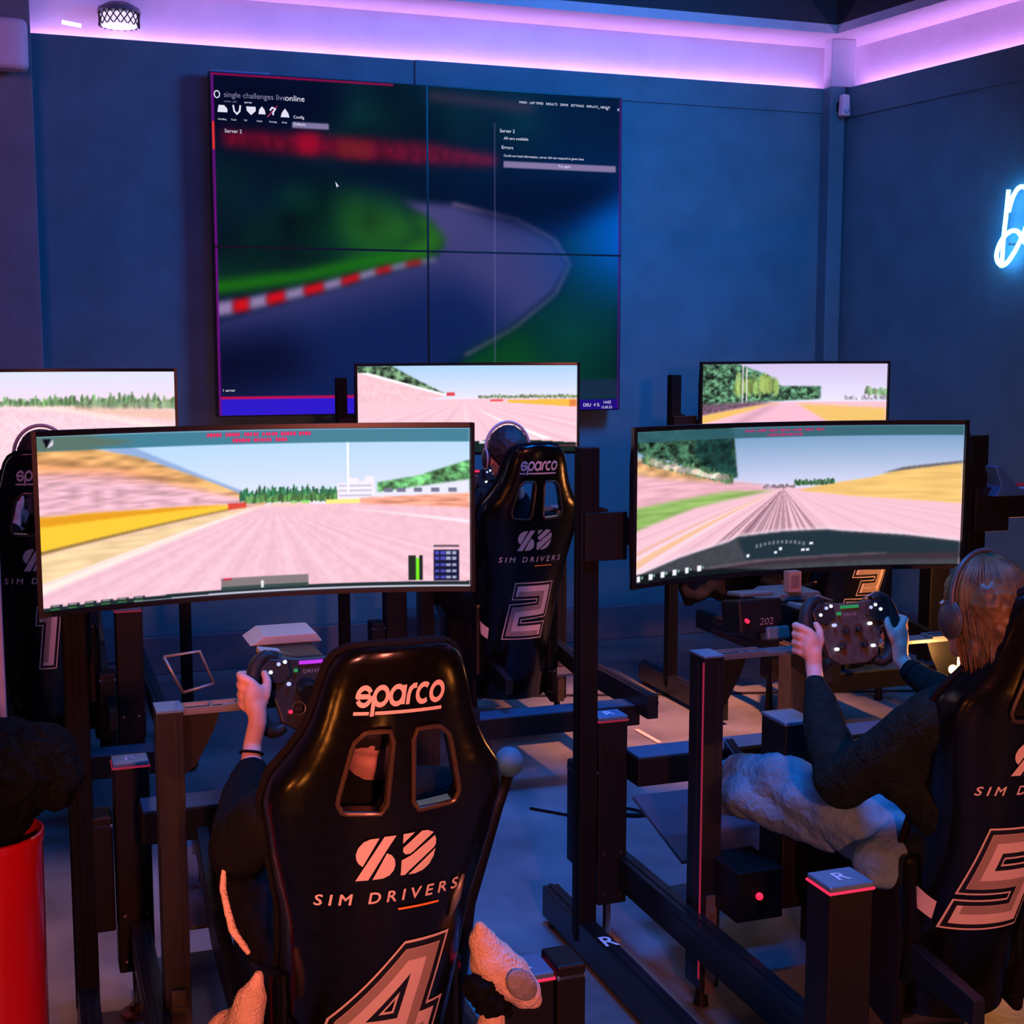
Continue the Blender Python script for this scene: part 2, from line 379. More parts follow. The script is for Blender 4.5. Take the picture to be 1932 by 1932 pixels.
for i in range(18):
    a = 2 * PI * i / 18; mb.tube([(0.10 * math.cos(a), -0.02 + 0.10 * math.sin(a), 0.01), (0.098 * math.cos(a + 0.5), -0.02 + 0.098 * math.sin(a + 0.5), -0.055)], 0.003, 5)
    mb.tube([(0.10 * math.cos(a), -0.02 + 0.10 * math.sin(a), 0.01), (0.098 * math.cos(a - 0.5), -0.02 + 0.098 * math.sin(a - 0.5), -0.055)], 0.003, 5)
mb.out('wire_mesh', M_STEEL, s)
mb = MB(); mb.lathe([(0.085, -0.055), (0.088, 0.0)], (0, -0.02, 0), 24); mb.out('glowing_drum', emis('lamp_violet_white', (0.75, 0.62, 1.0), 1.3), s)
c = at(133, 45, BW + 0.06)
s = tag(MB().tube([c - EX * 0.04 + Vector((0, 0, 0.006)), c + EX * 0.05 - Vector((0, 0, 0.006))], 0.010, 10).out('lamp_tube', emis('tube_white', (0.95, 0.88, 1.0), 2.0)), 'short bright white tube lying in the cove left of the mesh lantern', 'lamp')
c = CORN + Vector((-0.01, -0.17, 3.075))
s = thing('motion_sensor', c, 'small pale grey sensor on the corner post under the cove', 'sensor')
mb = MB(); mb.box((0, 0, 0), (0.055, 0.05, 0.12), taper=0.85); mb.out('sensor_body', M_PINKP, s, bevel=0.008)
mb = MB(); mb.ball((0, -0.022, -0.03), 0.02); mb.out('sensor_lens', mat('lens_milky', (0.5, 0.5, 0.6), 0.3), s)
MB().box((0, 0.055, 0.0), (0.03, 0.07, 0.05)).out('sensor_bracket', M_STEEL, s)

# neon sign on the right wall
def rwall(px, py, off):
    d = ray(px, py); p0 = CORN + RN * off; t = p0.dot(RN) / (Vector((d.x, d.y, 0)).dot(RN)); return Vector((d.x * t, d.y * t, CH + d.z * t))
ns = tag(bpy.data.objects.new('neon_sign', None), 'white-blue glowing handwritten neon sign on the right wall', 'neon sign'); COL.objects.link(ns)
org = rwall(1900, 440, 0.06); ns.location = org
def neon(pix, name, closed=False, r=0.0115):
    pts = [rwall(x, y, 0.06) - org for x, y in pix]
    # smooth the path
    for _ in range(3):
        q = [pts[0]]
        for a, b in zip(pts, pts[1:]): q += [a * 0.75 + b * 0.25, a * 0.25 + b * 0.75]
        q.append(pts[-1]); pts = q
    shade(MB().tube(pts, r, 8).out(name, E_NEON, ns))
neon([(1903, 358), (1899, 400), (1893, 450), (1890, 505)], 'letter_stroke')
neon([(1903, 400), (1910, 372), (1922, 352), (1936, 352), (1946, 380), (1940, 420), (1918, 470), (1896, 503), (1882, 497), (1879, 478), (1890, 450), (1908, 434), (1922, 436), (1930, 455), (1940, 462), (1958, 440)], 'letter_stroke')
neon([(1958, 440), (1966, 400), (1972, 440), (1962, 462), (1978, 440), (1992, 425), (2000, 470)], 'letter_stroke')
neon([(2000, 470), (2012, 440), (2020, 470), (2032, 430), (2042, 470), (2060, 430), (2080, 470)], 'letter_stroke')
for k in (0.15, 0.5):
    mb = MB(); p = rwall(1893 + 130 * k, 470 - 60 * k, 0.03) - org; mb.cyl(p + RN * 0.03, p - RN * 0.028, 0.006, seg=8); mb.out('standoff', M_GREY, ns)

# ================================================================= SCREEN PICTURES
def box_blur(A, r):
    if r < 1: return A
    for ax in (0, 1):
        c = np.cumsum(np.pad(A, [(r + 1, r) if i == ax else (0, 0) for i in range(A.ndim)], mode='edge'), axis=ax)
        n = A.shape[ax]; A = (np.take(c, range(2 * r + 1, 2 * r + 1 + n), axis=ax) - np.take(c, range(0, n), axis=ax)) / (2 * r + 1)
    return A
class Pic:
    def __init__(s, Wd, Hd, seed=1):
        s.W, s.H = Wd, Hd; s.U, s.V = np.meshgrid((np.arange(Wd)) / (Wd - 1), (np.arange(Hd)) / (Hd - 1)); s.C = np.zeros((Hd, Wd, 3)); s.rng = np.random.RandomState(seed); s.soft = True
    def mask(s, pts, soft=0):
        m = np.zeros(s.U.shape, bool); n = len(pts)
        for i in range(n):
            (x0, y0), (x1, y1) = pts[i], pts[(i + 1) % n]
            if y0 == y1: continue
            c = ((y0 > s.V) != (y1 > s.V)) & (s.U < (x1 - x0) * (s.V - y0) / (y1 - y0) + x0); m ^= c
        m = m.astype(float)
        return box_blur(box_blur(m, soft), soft) if soft else m
    def noise(s, nx, ny):
        g = s.rng.rand(ny + 2, nx + 2); x = s.U * nx; y = s.V * ny; xi = np.clip(x.astype(int), 0, nx); yi = np.clip(y.astype(int), 0, ny); fx = x - xi; fy = y - yi
        return g[yi, xi] * (1 - fx) * (1 - fy) + g[yi, xi + 1] * fx * (1 - fy) + g[yi + 1, xi] * (1 - fx) * fy + g[yi + 1, xi + 1] * fx * fy
    def leafy(s, pts, col, amt=0.9, soft=1):
        n = 0.5 * s.noise(60, 34) + 0.3 * s.noise(130, 70) + 0.2 * s.rng.rand(s.H, s.W); s.poly(pts, col, soft, 1, amt, np.clip((n - 0.5) * 1.8 + 0.5, 0, 1))
    def put(s, m, col, a=1.0, var=0.0, n=None):
        col = np.array(col)[None, None, :] * np.ones(s.C.shape)
        if var: col = col * (1 + var * ((n if n is not None else s.noise(90, 40)) - 0.5)[..., None] * 2)
        s.C = s.C * (1 - m[..., None] * a) + col * m[..., None] * a
    def poly(s, pts, col, soft=0, a=1.0, var=0.0, n=None): s.put(s.mask(pts, soft), col, a, var, n)
    def rect(s, x0, y0, x1, y1, col, a=1.0, soft=0): s.poly([(x0, y0), (x1, y0), (x1, y1), (x0, y1)], col, soft, a)
    def vgrad(s, lo, hi, c0, c1):
        t = np.clip((s.V - lo) / (hi - lo), 0, 1)[..., None]; s.C = np.array(c0) * (1 - t) + np.array(c1) * t
    def blobs(s, x0, x1, ybase, h, col, n=40, jit=0.5, a=1.0):
        n = int(n * 2.6)
        for i in range(n):
            x = x0 + (x1 - x0) * (i + s.rng.rand()) / n; yb = ybase(x) if callable(ybase) else ybase; hh = (h(x) if callable(h) else h) * (1 - jit * s.rng.rand())
            wd = (x1 - x0) / n * 1.5; g_ = 0.65 + 0.7 * s.rng.rand(); c = [min(1, k * g_ * (0.94 + 0.12 * s.rng.rand())) for k in col]
            m = (((s.U - x) / wd) ** 2 + ((s.V - yb - hh * (0.35 + 0.3 * s.rng.rand())) / (hh * 0.5)) ** 2 + 0.5 * s.rng.rand(s.H, s.W) < 1).astype(float); s.put(m, c, a)
    def attr(s, me):
        c = np.clip(box_blur(s.C, 1) * 0.6 + s.C * 0.4, 0, 1) if s.soft else np.clip(s.C, 0, 1); c = np.where(c > 0.04045, ((c + 0.055) / 1.055) ** 2.4, c / 12.92)
        A = np.ones((s.H * s.W, 4), np.float32); A[:, :3] = c.reshape(-1, 3)
        at_ = me.color_attributes.new('picture', 'FLOAT_COLOR', 'POINT'); at_.data.foreach_set('color', A.ravel())
def screen_mat(strength):
    n = 'screen_picture_%d' % int(strength * 100)
    if n in MATS: return MATS[n]
    m = bpy.data.materials.new(n); m.use_nodes = True; nt = m.node_tree; b = nt.nodes['Principled BSDF']
    b.inputs['Base Color'].default_value = (0.004, 0.004, 0.005, 1); b.inputs['Roughness'].default_value = 0.35; b.inputs['Specular IOR Level'].default_value = 0.03
    a = nt.nodes.new('ShaderNodeAttribute'); a.attribute_name = 'picture'; nt.links.new(a.outputs['Color'], b.inputs['Emission Color']); b.inputs['Emission Strength'].default_value = strength
    MATS[n] = m; return m
def pic_mesh(name, pic, fn, parent, strength=1.0):
    Wd, Hd = pic.W, pic.H; v = np.zeros((Hd, Wd, 3), np.float32)
    X, Y, Z = fn(pic.U, pic.V); v[..., 0] = X; v[..., 1] = Y; v[..., 2] = Z
    idx = np.arange(Wd * Hd).reshape(Hd, Wd); q = np.stack([idx[:-1, :-1], idx[:-1, 1:], idx[1:, 1:], idx[1:, :-1]], -1).reshape(-1, 4)
    me = bpy.data.meshes.new(name); me.vertices.add(Wd * Hd); me.vertices.foreach_set('co', v.ravel()); me.loops.add(q.size); me.polygons.add(len(q))
    me.loops.foreach_set('vertex_index', q.ravel().astype(np.int32)); me.polygons.foreach_set('loop_start', np.arange(0, q.size, 4, dtype=np.int32))
    me.update(); me.validate(); pic.attr(me); me.shade_smooth(); me.materials.append(screen_mat(strength))
    o = bpy.data.objects.new(name, me); COL.objects.link(o); o.parent = parent; return o
PINK = (0.97, 0.80, 0.86); ROAD = (0.93, 0.74, 0.80); SKYT = (0.66, 0.80, 0.93); SKYL = (0.90, 0.88, 0.96)
def streaks(p, vx, vy, cols, n, x0, x1, a=0.35, wd=0.0022, bot=0.0):
    for i in range(n):
        x = x0 + (x1 - x0) * (i + p.rng.rand() * 0.6) / n; w_ = wd * (0.5 + p.rng.rand() * 1.5)
        p.poly([(vx, vy), (x - w_ * 3, bot), (x + w_ * 3, bot)], cols[i % len(cols)], 0, a)
def pic4():
    p = Pic(620, 230, 4); p.vgrad(0.5, 0.95, SKYL, (0.68, 0.82, 0.95))
    p.put((p.V < 0.6).astype(float), (0.95, 0.88, 0.94), 0.5)
    p.poly([(0.20, 0.93), (0.36, 0.74), (0.47, 0.62), (0.44, 0.60), (0.12, 0.90)], (0.55, 0.66, 0.84), 1)
    p.put((p.V < 0.535).astype(float), ROAD, 1, 0.03)
    n = p.noise(26, 60)
    p.poly([(0, 0.95), (0.12, 0.92), (0.22, 0.86), (0.35, 0.73), (0.47, 0.60), (0.52, 0.55), (0.5, 0.53), (0, 0.53)], (0.84, 0.63, 0.40), 1, 1, 0.25, n)
    p.poly([(0, 0.80), (0.16, 0.78), (0.34, 0.66), (0.50, 0.56), (0.5, 0.53), (0, 0.54)], (0.88, 0.68, 0.74), 4, 1, 0.17, p.noise(40, 90))
    p.poly([(0.0, 0.87), (0.2, 0.80), (0.34, 0.68), (0.2, 0.72), (0, 0.78)], (0.86, 0.55, 0.40), 5, 0.5, 0.3, n)
    p.poly([(0, 0.54), (0.28, 0.545), (0.43, 0.55), (0.43, 0.52), (0, 0.34)], (0.97, 0.77, 0.22), 1)
    p.poly([(0, 0.54), (0.43, 0.55), (0.28, 0.525), (0, 0.485)], (0.88, 0.60, 0.12), 1)
    p.poly([(0, 0.345), (0.43, 0.525), (0.43, 0.515), (0, 0.325)], (0.48, 0.38, 0.16), 1)
    p.poly([(0.425, 0.555), (0.47, 0.56), (0.47, 0.525), (0.425, 0.515)], (0.85, 0.28, 0.22))
    p.poly([(0, 0.325), (0.44, 0.515), (0.5, 0.535), (0, 0.15)], (0.93, 0.80, 0.62), 2, 1, 0.08, n)
    p.poly([(0, 0.16), (0.5, 0.535), (0.51, 0.535), (0, 0.10)], (0.97, 0.90, 0.86), 1)
    p.blobs(0.455, 0.70, 0.56, 0.10, (0.20, 0.44, 0.30), 42); p.blobs(0.47, 0.69, 0.55, 0.06, (0.34, 0.52, 0.30), 30)
    for x, h in ((0.70, 0.66), (0.725, 0.69), (0.745, 0.67), (0.765, 0.70)): p.rect(x - 0.012, 0.55, x + 0.012, h, (0.93, 0.90, 0.95))
    for y in (0.58, 0.61, 0.64): p.rect(0.69, y, 0.77, y + 0.008, (0.72, 0.70, 0.80))
    p.rect(0.712, 0.6, 0.716, 0.93, (0.99, 0.97, 0.99), 0.9)
    p.poly([(0.785, 0.60), (0.785, 0.66), (0.88, 0.70), (1, 0.80), (1, 0.60)], (0.36, 0.60, 0.38), 1, 1, 0.3, p.noise(120, 60)); p.leafy([(0.785, 0.61), (0.785, 0.66), (0.88, 0.70), (1, 0.80), (1, 0.66)], (0.36, 0.60, 0.38), 0.6)
    p.poly([(0.785, 0.60), (1, 0.68), (1, 0.58), (0.785, 0.56)], (0.88, 0.88, 0.96), 1)
    for x in (0.80, 0.83, 0.87, 0.91, 0.95): p.rect(x, 0.60, x + 0.02, 0.625, (0.45, 0.45, 0.55))
    p.poly([(0.74, 0.53), (0.74, 0.565), (1, 0.595), (1, 0.50)], (0.93, 0.62, 0.52), 1, 1, 0.2, p.noise(30, 90))
    p.poly([(0.66, 0.535), (0.66, 0.56), (0.74, 0.56), (0.74, 0.535)], (0.96, 0.90, 0.5)); p.rect(0.60, 0.54, 0.62, 0.56, (0.45, 0.85, 0.35)); p.rect(0.575, 0.54, 0.59, 0.555, (0.4, 0.8, 0.35))
    p.poly([(0.52, 0.545), (0.60, 0.55), (0.64, 0.535), (0.52, 0.53)], (0.95, 0.78, 0.70), 1)
    streaks(p, 0.535, 0.535, [(0.84, 0.66, 0.74), (0.97, 0.84, 0.90)], 26, -0.35, 1.5, 0.28, 0.004, -0.1)
    p.poly([(0.66, 0.52), (0.97, 0.43), (1, 0.42), (1, 0.405)], (0.99, 0.93, 0.97), 1)
    p.rect(0, 0.915, 1, 1, (0.22, 0.46, 0.54), 0.93)
    p.poly([(0, 0.97), (0.0, 0.915), (0.10, 0.915), (0.22, 0.95), (0.1, 1), (0, 1)], (0.38, 0.42, 0.33), 2, 0.7)
    for i in range(34):
        if i % 6 != 5: p.rect(0.38 + i * 0.0073, 0.963, 0.3855 + i * 0.0073, 0.985, (0.95, 0.12, 0.35))
    for i in range(18):
        if i % 7 != 6: p.rect(0.44 + i * 0.0073, 0.93, 0.4455 + i * 0.0073, 0.95, (0.95, 0.12, 0.35))
    p.poly([(0.012, 0.985), (0.03, 0.985), (0.02, 0.93)], (0.05, 0.05, 0.1)); p.poly([(0.02, 0.93), (0.035, 0.95), (0.035, 0.985)], (0.85, 0.8, 0.9))
    p.rect(0.855, 0.04, 0.873, 0.20, (0.12, 0.16, 0.14)); p.rect(0.873, 0.04, 0.882, 0.18, (0.45, 0.9, 0.15)); p.rect(0.882, 0.04, 0.89, 0.2, (0.1, 0.12, 0.12))
    p.rect(0.915, 0.035, 0.975, 0.235, (0.06, 0.08, 0.20)); p.rect(0.915, 0.25, 0.975, 0.265, (0.35, 0.3, 0.35))
    for x in (0.918, 0.932, 0.945, 0.958):
        for y in (0.05, 0.09, 0.13, 0.17, 0.205): p.rect(x, y, x + 0.010, y + 0.018, (0.35, 0.35, 0.85) if x < 0.94 else (0.75, 0.78, 0.9), 0.8)
    p.poly([(0, 0), (0, 0.018), (0.4, 0.03), (1, 0.035), (1, 0)], (0.10, 0.16, 0.18)); p.poly([(0.2, 0.0), (1, 0.0), (1, 0.012), (0.4, 0.01)], (0.75, 0.75, 0.82))
    p.rect(0.405, 0.025, 0.615, 0.10, (0.50, 0.46, 0.47)); p.rect(0.405, 0.025, 0.615, 0.045, (0.2, 0.28, 0.28)); p.rect(0.5, 0.03, 0.506, 0.07, (0.9, 0.9, 0.9)); p.rect(0.41, 0.085, 0.43, 0.1, (0.75, 0.2, 0.3))
    for i in range(6):
        x = 0.015 + i * 0.037; p.rect(x, 0.01, x + 0.026, 0.032, (0.10, 0.13, 0.15)); p.rect(x + 0.003, 0.022, x + 0.02, 0.028, (0.85, 0.85, 0.85)); p.rect(x, 0.006, x + 0.02, 0.01, (0.3, 0.7, 0.3))
    return p
def pic5():
    p = Pic(520, 230, 5); p.vgrad(0.55, 0.95, (0.86, 0.84, 0.95), (0.45, 0.60, 0.75)); p.put((p.V < 0.57).astype(float), ROAD)
    p.poly([(0, 0.75), (0.2, 0.68), (0.42, 0.60), (0.48, 0.57), (0, 0.42)], (0.90, 0.68, 0.74), 2, 1, 0.10, p.noise(20, 80))
    p.poly([(0, 0.83), (0.12, 0.76), (0.30, 0.65), (0.33, 0.62), (0.1, 0.68), (0, 0.72)], (0.78, 0.60, 0.42), 3, 1, 0.3, p.noise(40, 40))
    p.poly([(0, 1), (0.32, 1), (0.335, 0.66), (0.27, 0.66), (0.12, 0.80), (0.03, 0.84), (0, 0.88)], (0.17, 0.30, 0.22), 1, 1, 0.6, p.noise(70, 60)); p.leafy([(0, 1), (0.32, 1), (0.335, 0.66), (0.27, 0.66), (0.12, 0.80), (0.03, 0.84), (0, 0.88)], (0.18, 0.30, 0.23))
    p.poly([(0.19, 1), (0.31, 1), (0.335, 0.66), (0.25, 0.72), (0.2, 0.82)], (0.06, 0.20, 0.20), 3, 0.75, 0.4, p.noise(90, 40))
    p.blobs(0.02, 0.32, lambda x: 0.80 - (x) * 0.6, 0.09, (0.35, 0.48, 0.34), 34, 0.5, 0.8); p.blobs(0.05, 0.30, lambda x: 0.80 - x * 0.55, 0.05, (0.75, 0.70, 0.66), 9, 0.5, 0.7)
    p.poly([(0, 0.50), (0.30, 0.565), (0.46, 0.56), (0.2, 0.47), (0, 0.35)], (0.56, 0.70, 0.38), 2, 1, 0.12, p.noise(16, 60))
    p.poly([(0.53, 0.55), (0.60, 0.585), (0.75, 0.63), (0.85, 0.70), (1, 0.735), (1, 0.44), (0.7, 0.50)], (0.93, 0.75, 0.45), 1, 1, 0.07, p.noise(16, 80))
    p.poly([(0.78, 0.66), (0.84, 0.70), (1, 0.745), (1, 0.73), (0.84, 0.68)], (0.35, 0.35, 0.40), 1)
    p.blobs(0.52, 0.64, 0.585, 0.05, (0.28, 0.42, 0.30), 18); p.blobs(0.42, 0.52, 0.57, 0.035, (0.6, 0.5, 0.55), 14)
    streaks(p, 0.49, 0.575, [(0.97, 0.82, 0.88), (0.80, 0.62, 0.70)], 22, -0.8, 2.2, 0.3, 0.007, -0.1)
    streaks(p, 0.485, 0.57, [(0.36, 0.24, 0.30)], 13, 0.20, 0.66, 0.42, 0.0035, 0.1)
    streaks(p, 0.47, 0.56, [(0.93, 0.72, 0.40), (0.98, 0.86, 0.9)], 4, -0.28, -0.02, 0.5, 0.008, 0.0)
    hood = [(0, 0), (0, 0.05), (0.15, 0.14), (0.31, 0.215), (0.34, 0.245), (0.50, 0.265), (0.63, 0.262), (0.66, 0.25), (0.85, 0.215), (1, 0.165), (1, 0)]
    p.poly([(x, y + 0.02) for x, y in hood[:1]] + [(x, y + 0.02) for x, y in hood[1:-1]] + [(1, 0)], (0.93, 0.84, 0.9), 2, 0.7)
    p.poly(hood, (0.25, 0.26, 0.29), 1, 1, 0.08); p.poly([(0.34, 0.24), (0.5, 0.262), (0.63, 0.258), (1, 0.16), (1, 0.06), (0.37, 0.08)], (0.12, 0.19, 0.23), 2)
    p.poly([(0.1, 0.0), (0.4, 0.07), (1, 0.09), (1, 0.04), (0.4, 0.03), (0.2, 0)], (0.22, 0.18, 0.22), 2)
    p.poly([(0.1, 0.03), (0.4, 0.075), (0.8, 0.09), (0.8, 0.08), (0.4, 0.06), (0.1, 0.02)], (0.52, 0.42, 0.46), 1, 0.6)
    for i in range(12): p.rect(0.40 + i * 0.0135, 0.16 + 0.02 * math.sin(i * 0.28), 0.408 + i * 0.0135, 0.185 + 0.02 * math.sin(i * 0.28), (0.42, 0.44, 0.5))
    for x, y in ((0.37, 0.10), (0.46, 0.11), (0.475, 0.135), (0.545, 0.12), (0.56, 0.12), (0.57, 0.165)): p.rect(x, y, x + 0.01, y + 0.018, (0.9, 0.9, 0.95))
    p.poly([(0, 0), (0, 0.06), (0.3, 0.035), (0.45, 0)], (0.06, 0.09, 0.10), 1)
    for i in range(6): p.rect(0.004 + i * 0.041, 0.012 + i * 0.004, 0.017 + i * 0.041, 0.05 + i * 0.004, (0.92, 0.92, 0.97)); p.rect(0.02 + i * 0.041, 0.03 + i * 0.004, 0.026 + i * 0.041, 0.045 + i * 0.004, (0.5, 0.7, 0.6))
    p.rect(0, 0.93, 1, 1, (0.18, 0.36, 0.40), 0.88)
    for i in range(40):
        if i % 6 != 5: p.rect(0.36 + i * 0.0062, 0.967, 0.3648 + i * 0.0062, 0.985, (0.8, 0.15, 0.4), 0.85)
    for i in range(18): p.rect(0.43 + i * 0.0062, 0.938, 0.4348 + i * 0.0062, 0.955, (0.8, 0.15, 0.4), 0.8)
    return p
def pic2():
    p = Pic(340, 130, 2); p.vgrad(0.6, 1, SKYL, SKYT); p.put((p.V < 0.62).astype(float), (0.96, 0.77, 0.82))
    p.poly([(0, 1), (0.16, 1), (0.33, 0.78), (0.43, 0.66), (0, 0.88)], (0.28, 0.40, 0.30), 0, 1, 0.6, p.noise(80, 40)); p.leafy([(0, 1), (0.16, 1), (0.33, 0.78), (0.43, 0.66), (0, 0.88)], (0.32, 0.42, 0.32)); p.poly([(0, 0.93), (0.43, 0.655), (0.3, 0.6), (0, 0.6)], (0.95, 0.76, 0.80), 0, 1, 0.06)
    p.poly([(0, 0.93), (0.05, 0.93), (0.43, 0.67), (0.41, 0.655)], (0.98, 0.94, 0.97)); p.rect(0.42, 0.655, 0.46, 0.69, (0.85, 0.25, 0.3))
    p.blobs(0.57, 1.0, 0.62, 0.05, (0.5, 0.55, 0.42), 40, 0.5, 0.9); p.poly([(0.70, 0.60), (1, 0.61), (1, 0.52), (0.7, 0.57)], (0.93, 0.72, 0.28)); p.rect(0.62, 0.585, 0.68, 0.61, (0.9, 0.3, 0.3)); p.rect(0.97, 0.52, 1, 0.6, (0.85, 0.5, 0.25))
    streaks(p, 0.50, 0.61, [(0.98, 0.88, 0.92), (0.80, 0.62, 0.70)], 18, -1.2, 2.5, 0.3, 0.008, -0.1); p.poly([(0.55, 0.5), (0.86, 0.14), (0.9, 0.14)], (0.98, 0.95, 0.98))
    p.poly([(0, 0), (0, 0.05), (0.35, 0.12), (0.75, 0.14), (1, 0.10), (1, 0)], (0.08, 0.14, 0.13)); p.rect(0.57, 0.1, 0.62, 0.13, (0.85, 0.85, 0.9)); p.rect(0.8, 0.06, 1, 0.075, (0.4, 0.2, 0.2))
    return p
def pic1():
    p = Pic(360, 130, 1); p.vgrad(0.6, 1, (0.96, 0.84, 0.90), (0.84, 0.86, 0.97)); p.put((p.V < 0.66).astype(float), (0.96, 0.80, 0.85), 1, 0.05)
    p.blobs(0.30, 1.0, lambda x: 0.66 - 0.05 * x, lambda x: 0.08 + 0.10 * x, (0.42, 0.56, 0.38), 60, 0.6, 0.85); p.blobs(0.62, 1.0, 0.60, 0.13, (0.55, 0.62, 0.50), 20, 0.5, 0.6)
    p.poly([(0.5, 0.64), (1, 0.60), (1, 0.48), (0.7, 0.56)], (0.92, 0.74, 0.66), 2, 0.8); p.poly([(0.25, 0.66), (0.55, 0.64), (1, 0.42), (1, 0.36), (0.6, 0.58)], (0.99, 0.9, 0.85), 2, 0.8)
    streaks(p, 0.35, 0.66, [(0.99, 0.9, 0.94), (0.85, 0.68, 0.74)], 14, -1.2, 2.8, 0.35, 0.008, -0.1); p.rect(0.23, 0.66, 0.235, 0.85, (0.5, 0.5, 0.55)); p.rect(0.2, 0.64, 0.3, 0.68, (0.85, 0.7, 0.6), 0.7)
    return p
def pic3():
    p = Pic(300, 130, 3); p.vgrad(0.5, 1, SKYL, (0.80, 0.74, 0.90)); p.put((p.V < 0.52).astype(float), (0.95, 0.74, 0.80))
    p.poly([(0, 1), (0.22, 1), (0.40, 0.86), (0.47, 0.72), (0.68, 0.72), (0.68, 0.56), (0, 0.5)], (0.22, 0.40, 0.30), 1, 1, 0.6, p.noise(60, 40)); p.leafy([(0, 1), (0.20, 1), (0.30, 0.93), (0.38, 0.84), (0.45, 0.72), (0.67, 0.71), (0.67, 0.56), (0, 0.52)], (0.28, 0.42, 0.32)); p.blobs(0.2, 0.45, 0.6, 0.3, (0.55, 0.65, 0.35), 8, 0.5, 0.7)
    p.rect(0.245, 0.5, 0.252, 1, (0.9, 0.85, 0.9)); p.rect(0.27, 0.5, 0.275, 0.95, (0.9, 0.85, 0.9)); p.blobs(0.80, 1.0, 0.54, 0.07, (0.7, 0.66, 0.74), 18); p.rect(0.90, 0.5, 0.905, 0.95, (0.85, 0.8, 0.85)); p.blobs(0.9, 1, 0.6, 0.12, (0.5, 0.6, 0.45), 6)
    p.poly([(0, 0.52), (0.35, 0.53), (0.45, 0.52), (0, 0.38)], (0.38, 0.28, 0.36), 2, 0.9, 0.3); p.poly([(0, 0.38), (0.42, 0.51), (0.48, 0.51), (0, 0.28)], (0.93, 0.74, 0.40), 1); p.poly([(0.56, 0.50), (1, 0.44), (1, 0.0), (0.9, 0.0)], (0.92, 0.74, 0.42), 2)
    p.poly([(0.4, 0.49), (0.5, 0.5), (0.56, 0.49), (0.9, 0), (0.0, 0.0), (0, 0.2)], (0.94, 0.72, 0.80), 2); p.poly([(0.38, 0.47), (0.46, 0.49), (0.2, 0.18), (0.05, 0.14)], (0.80, 0.60, 0.68), 3, 0.8)
    return p
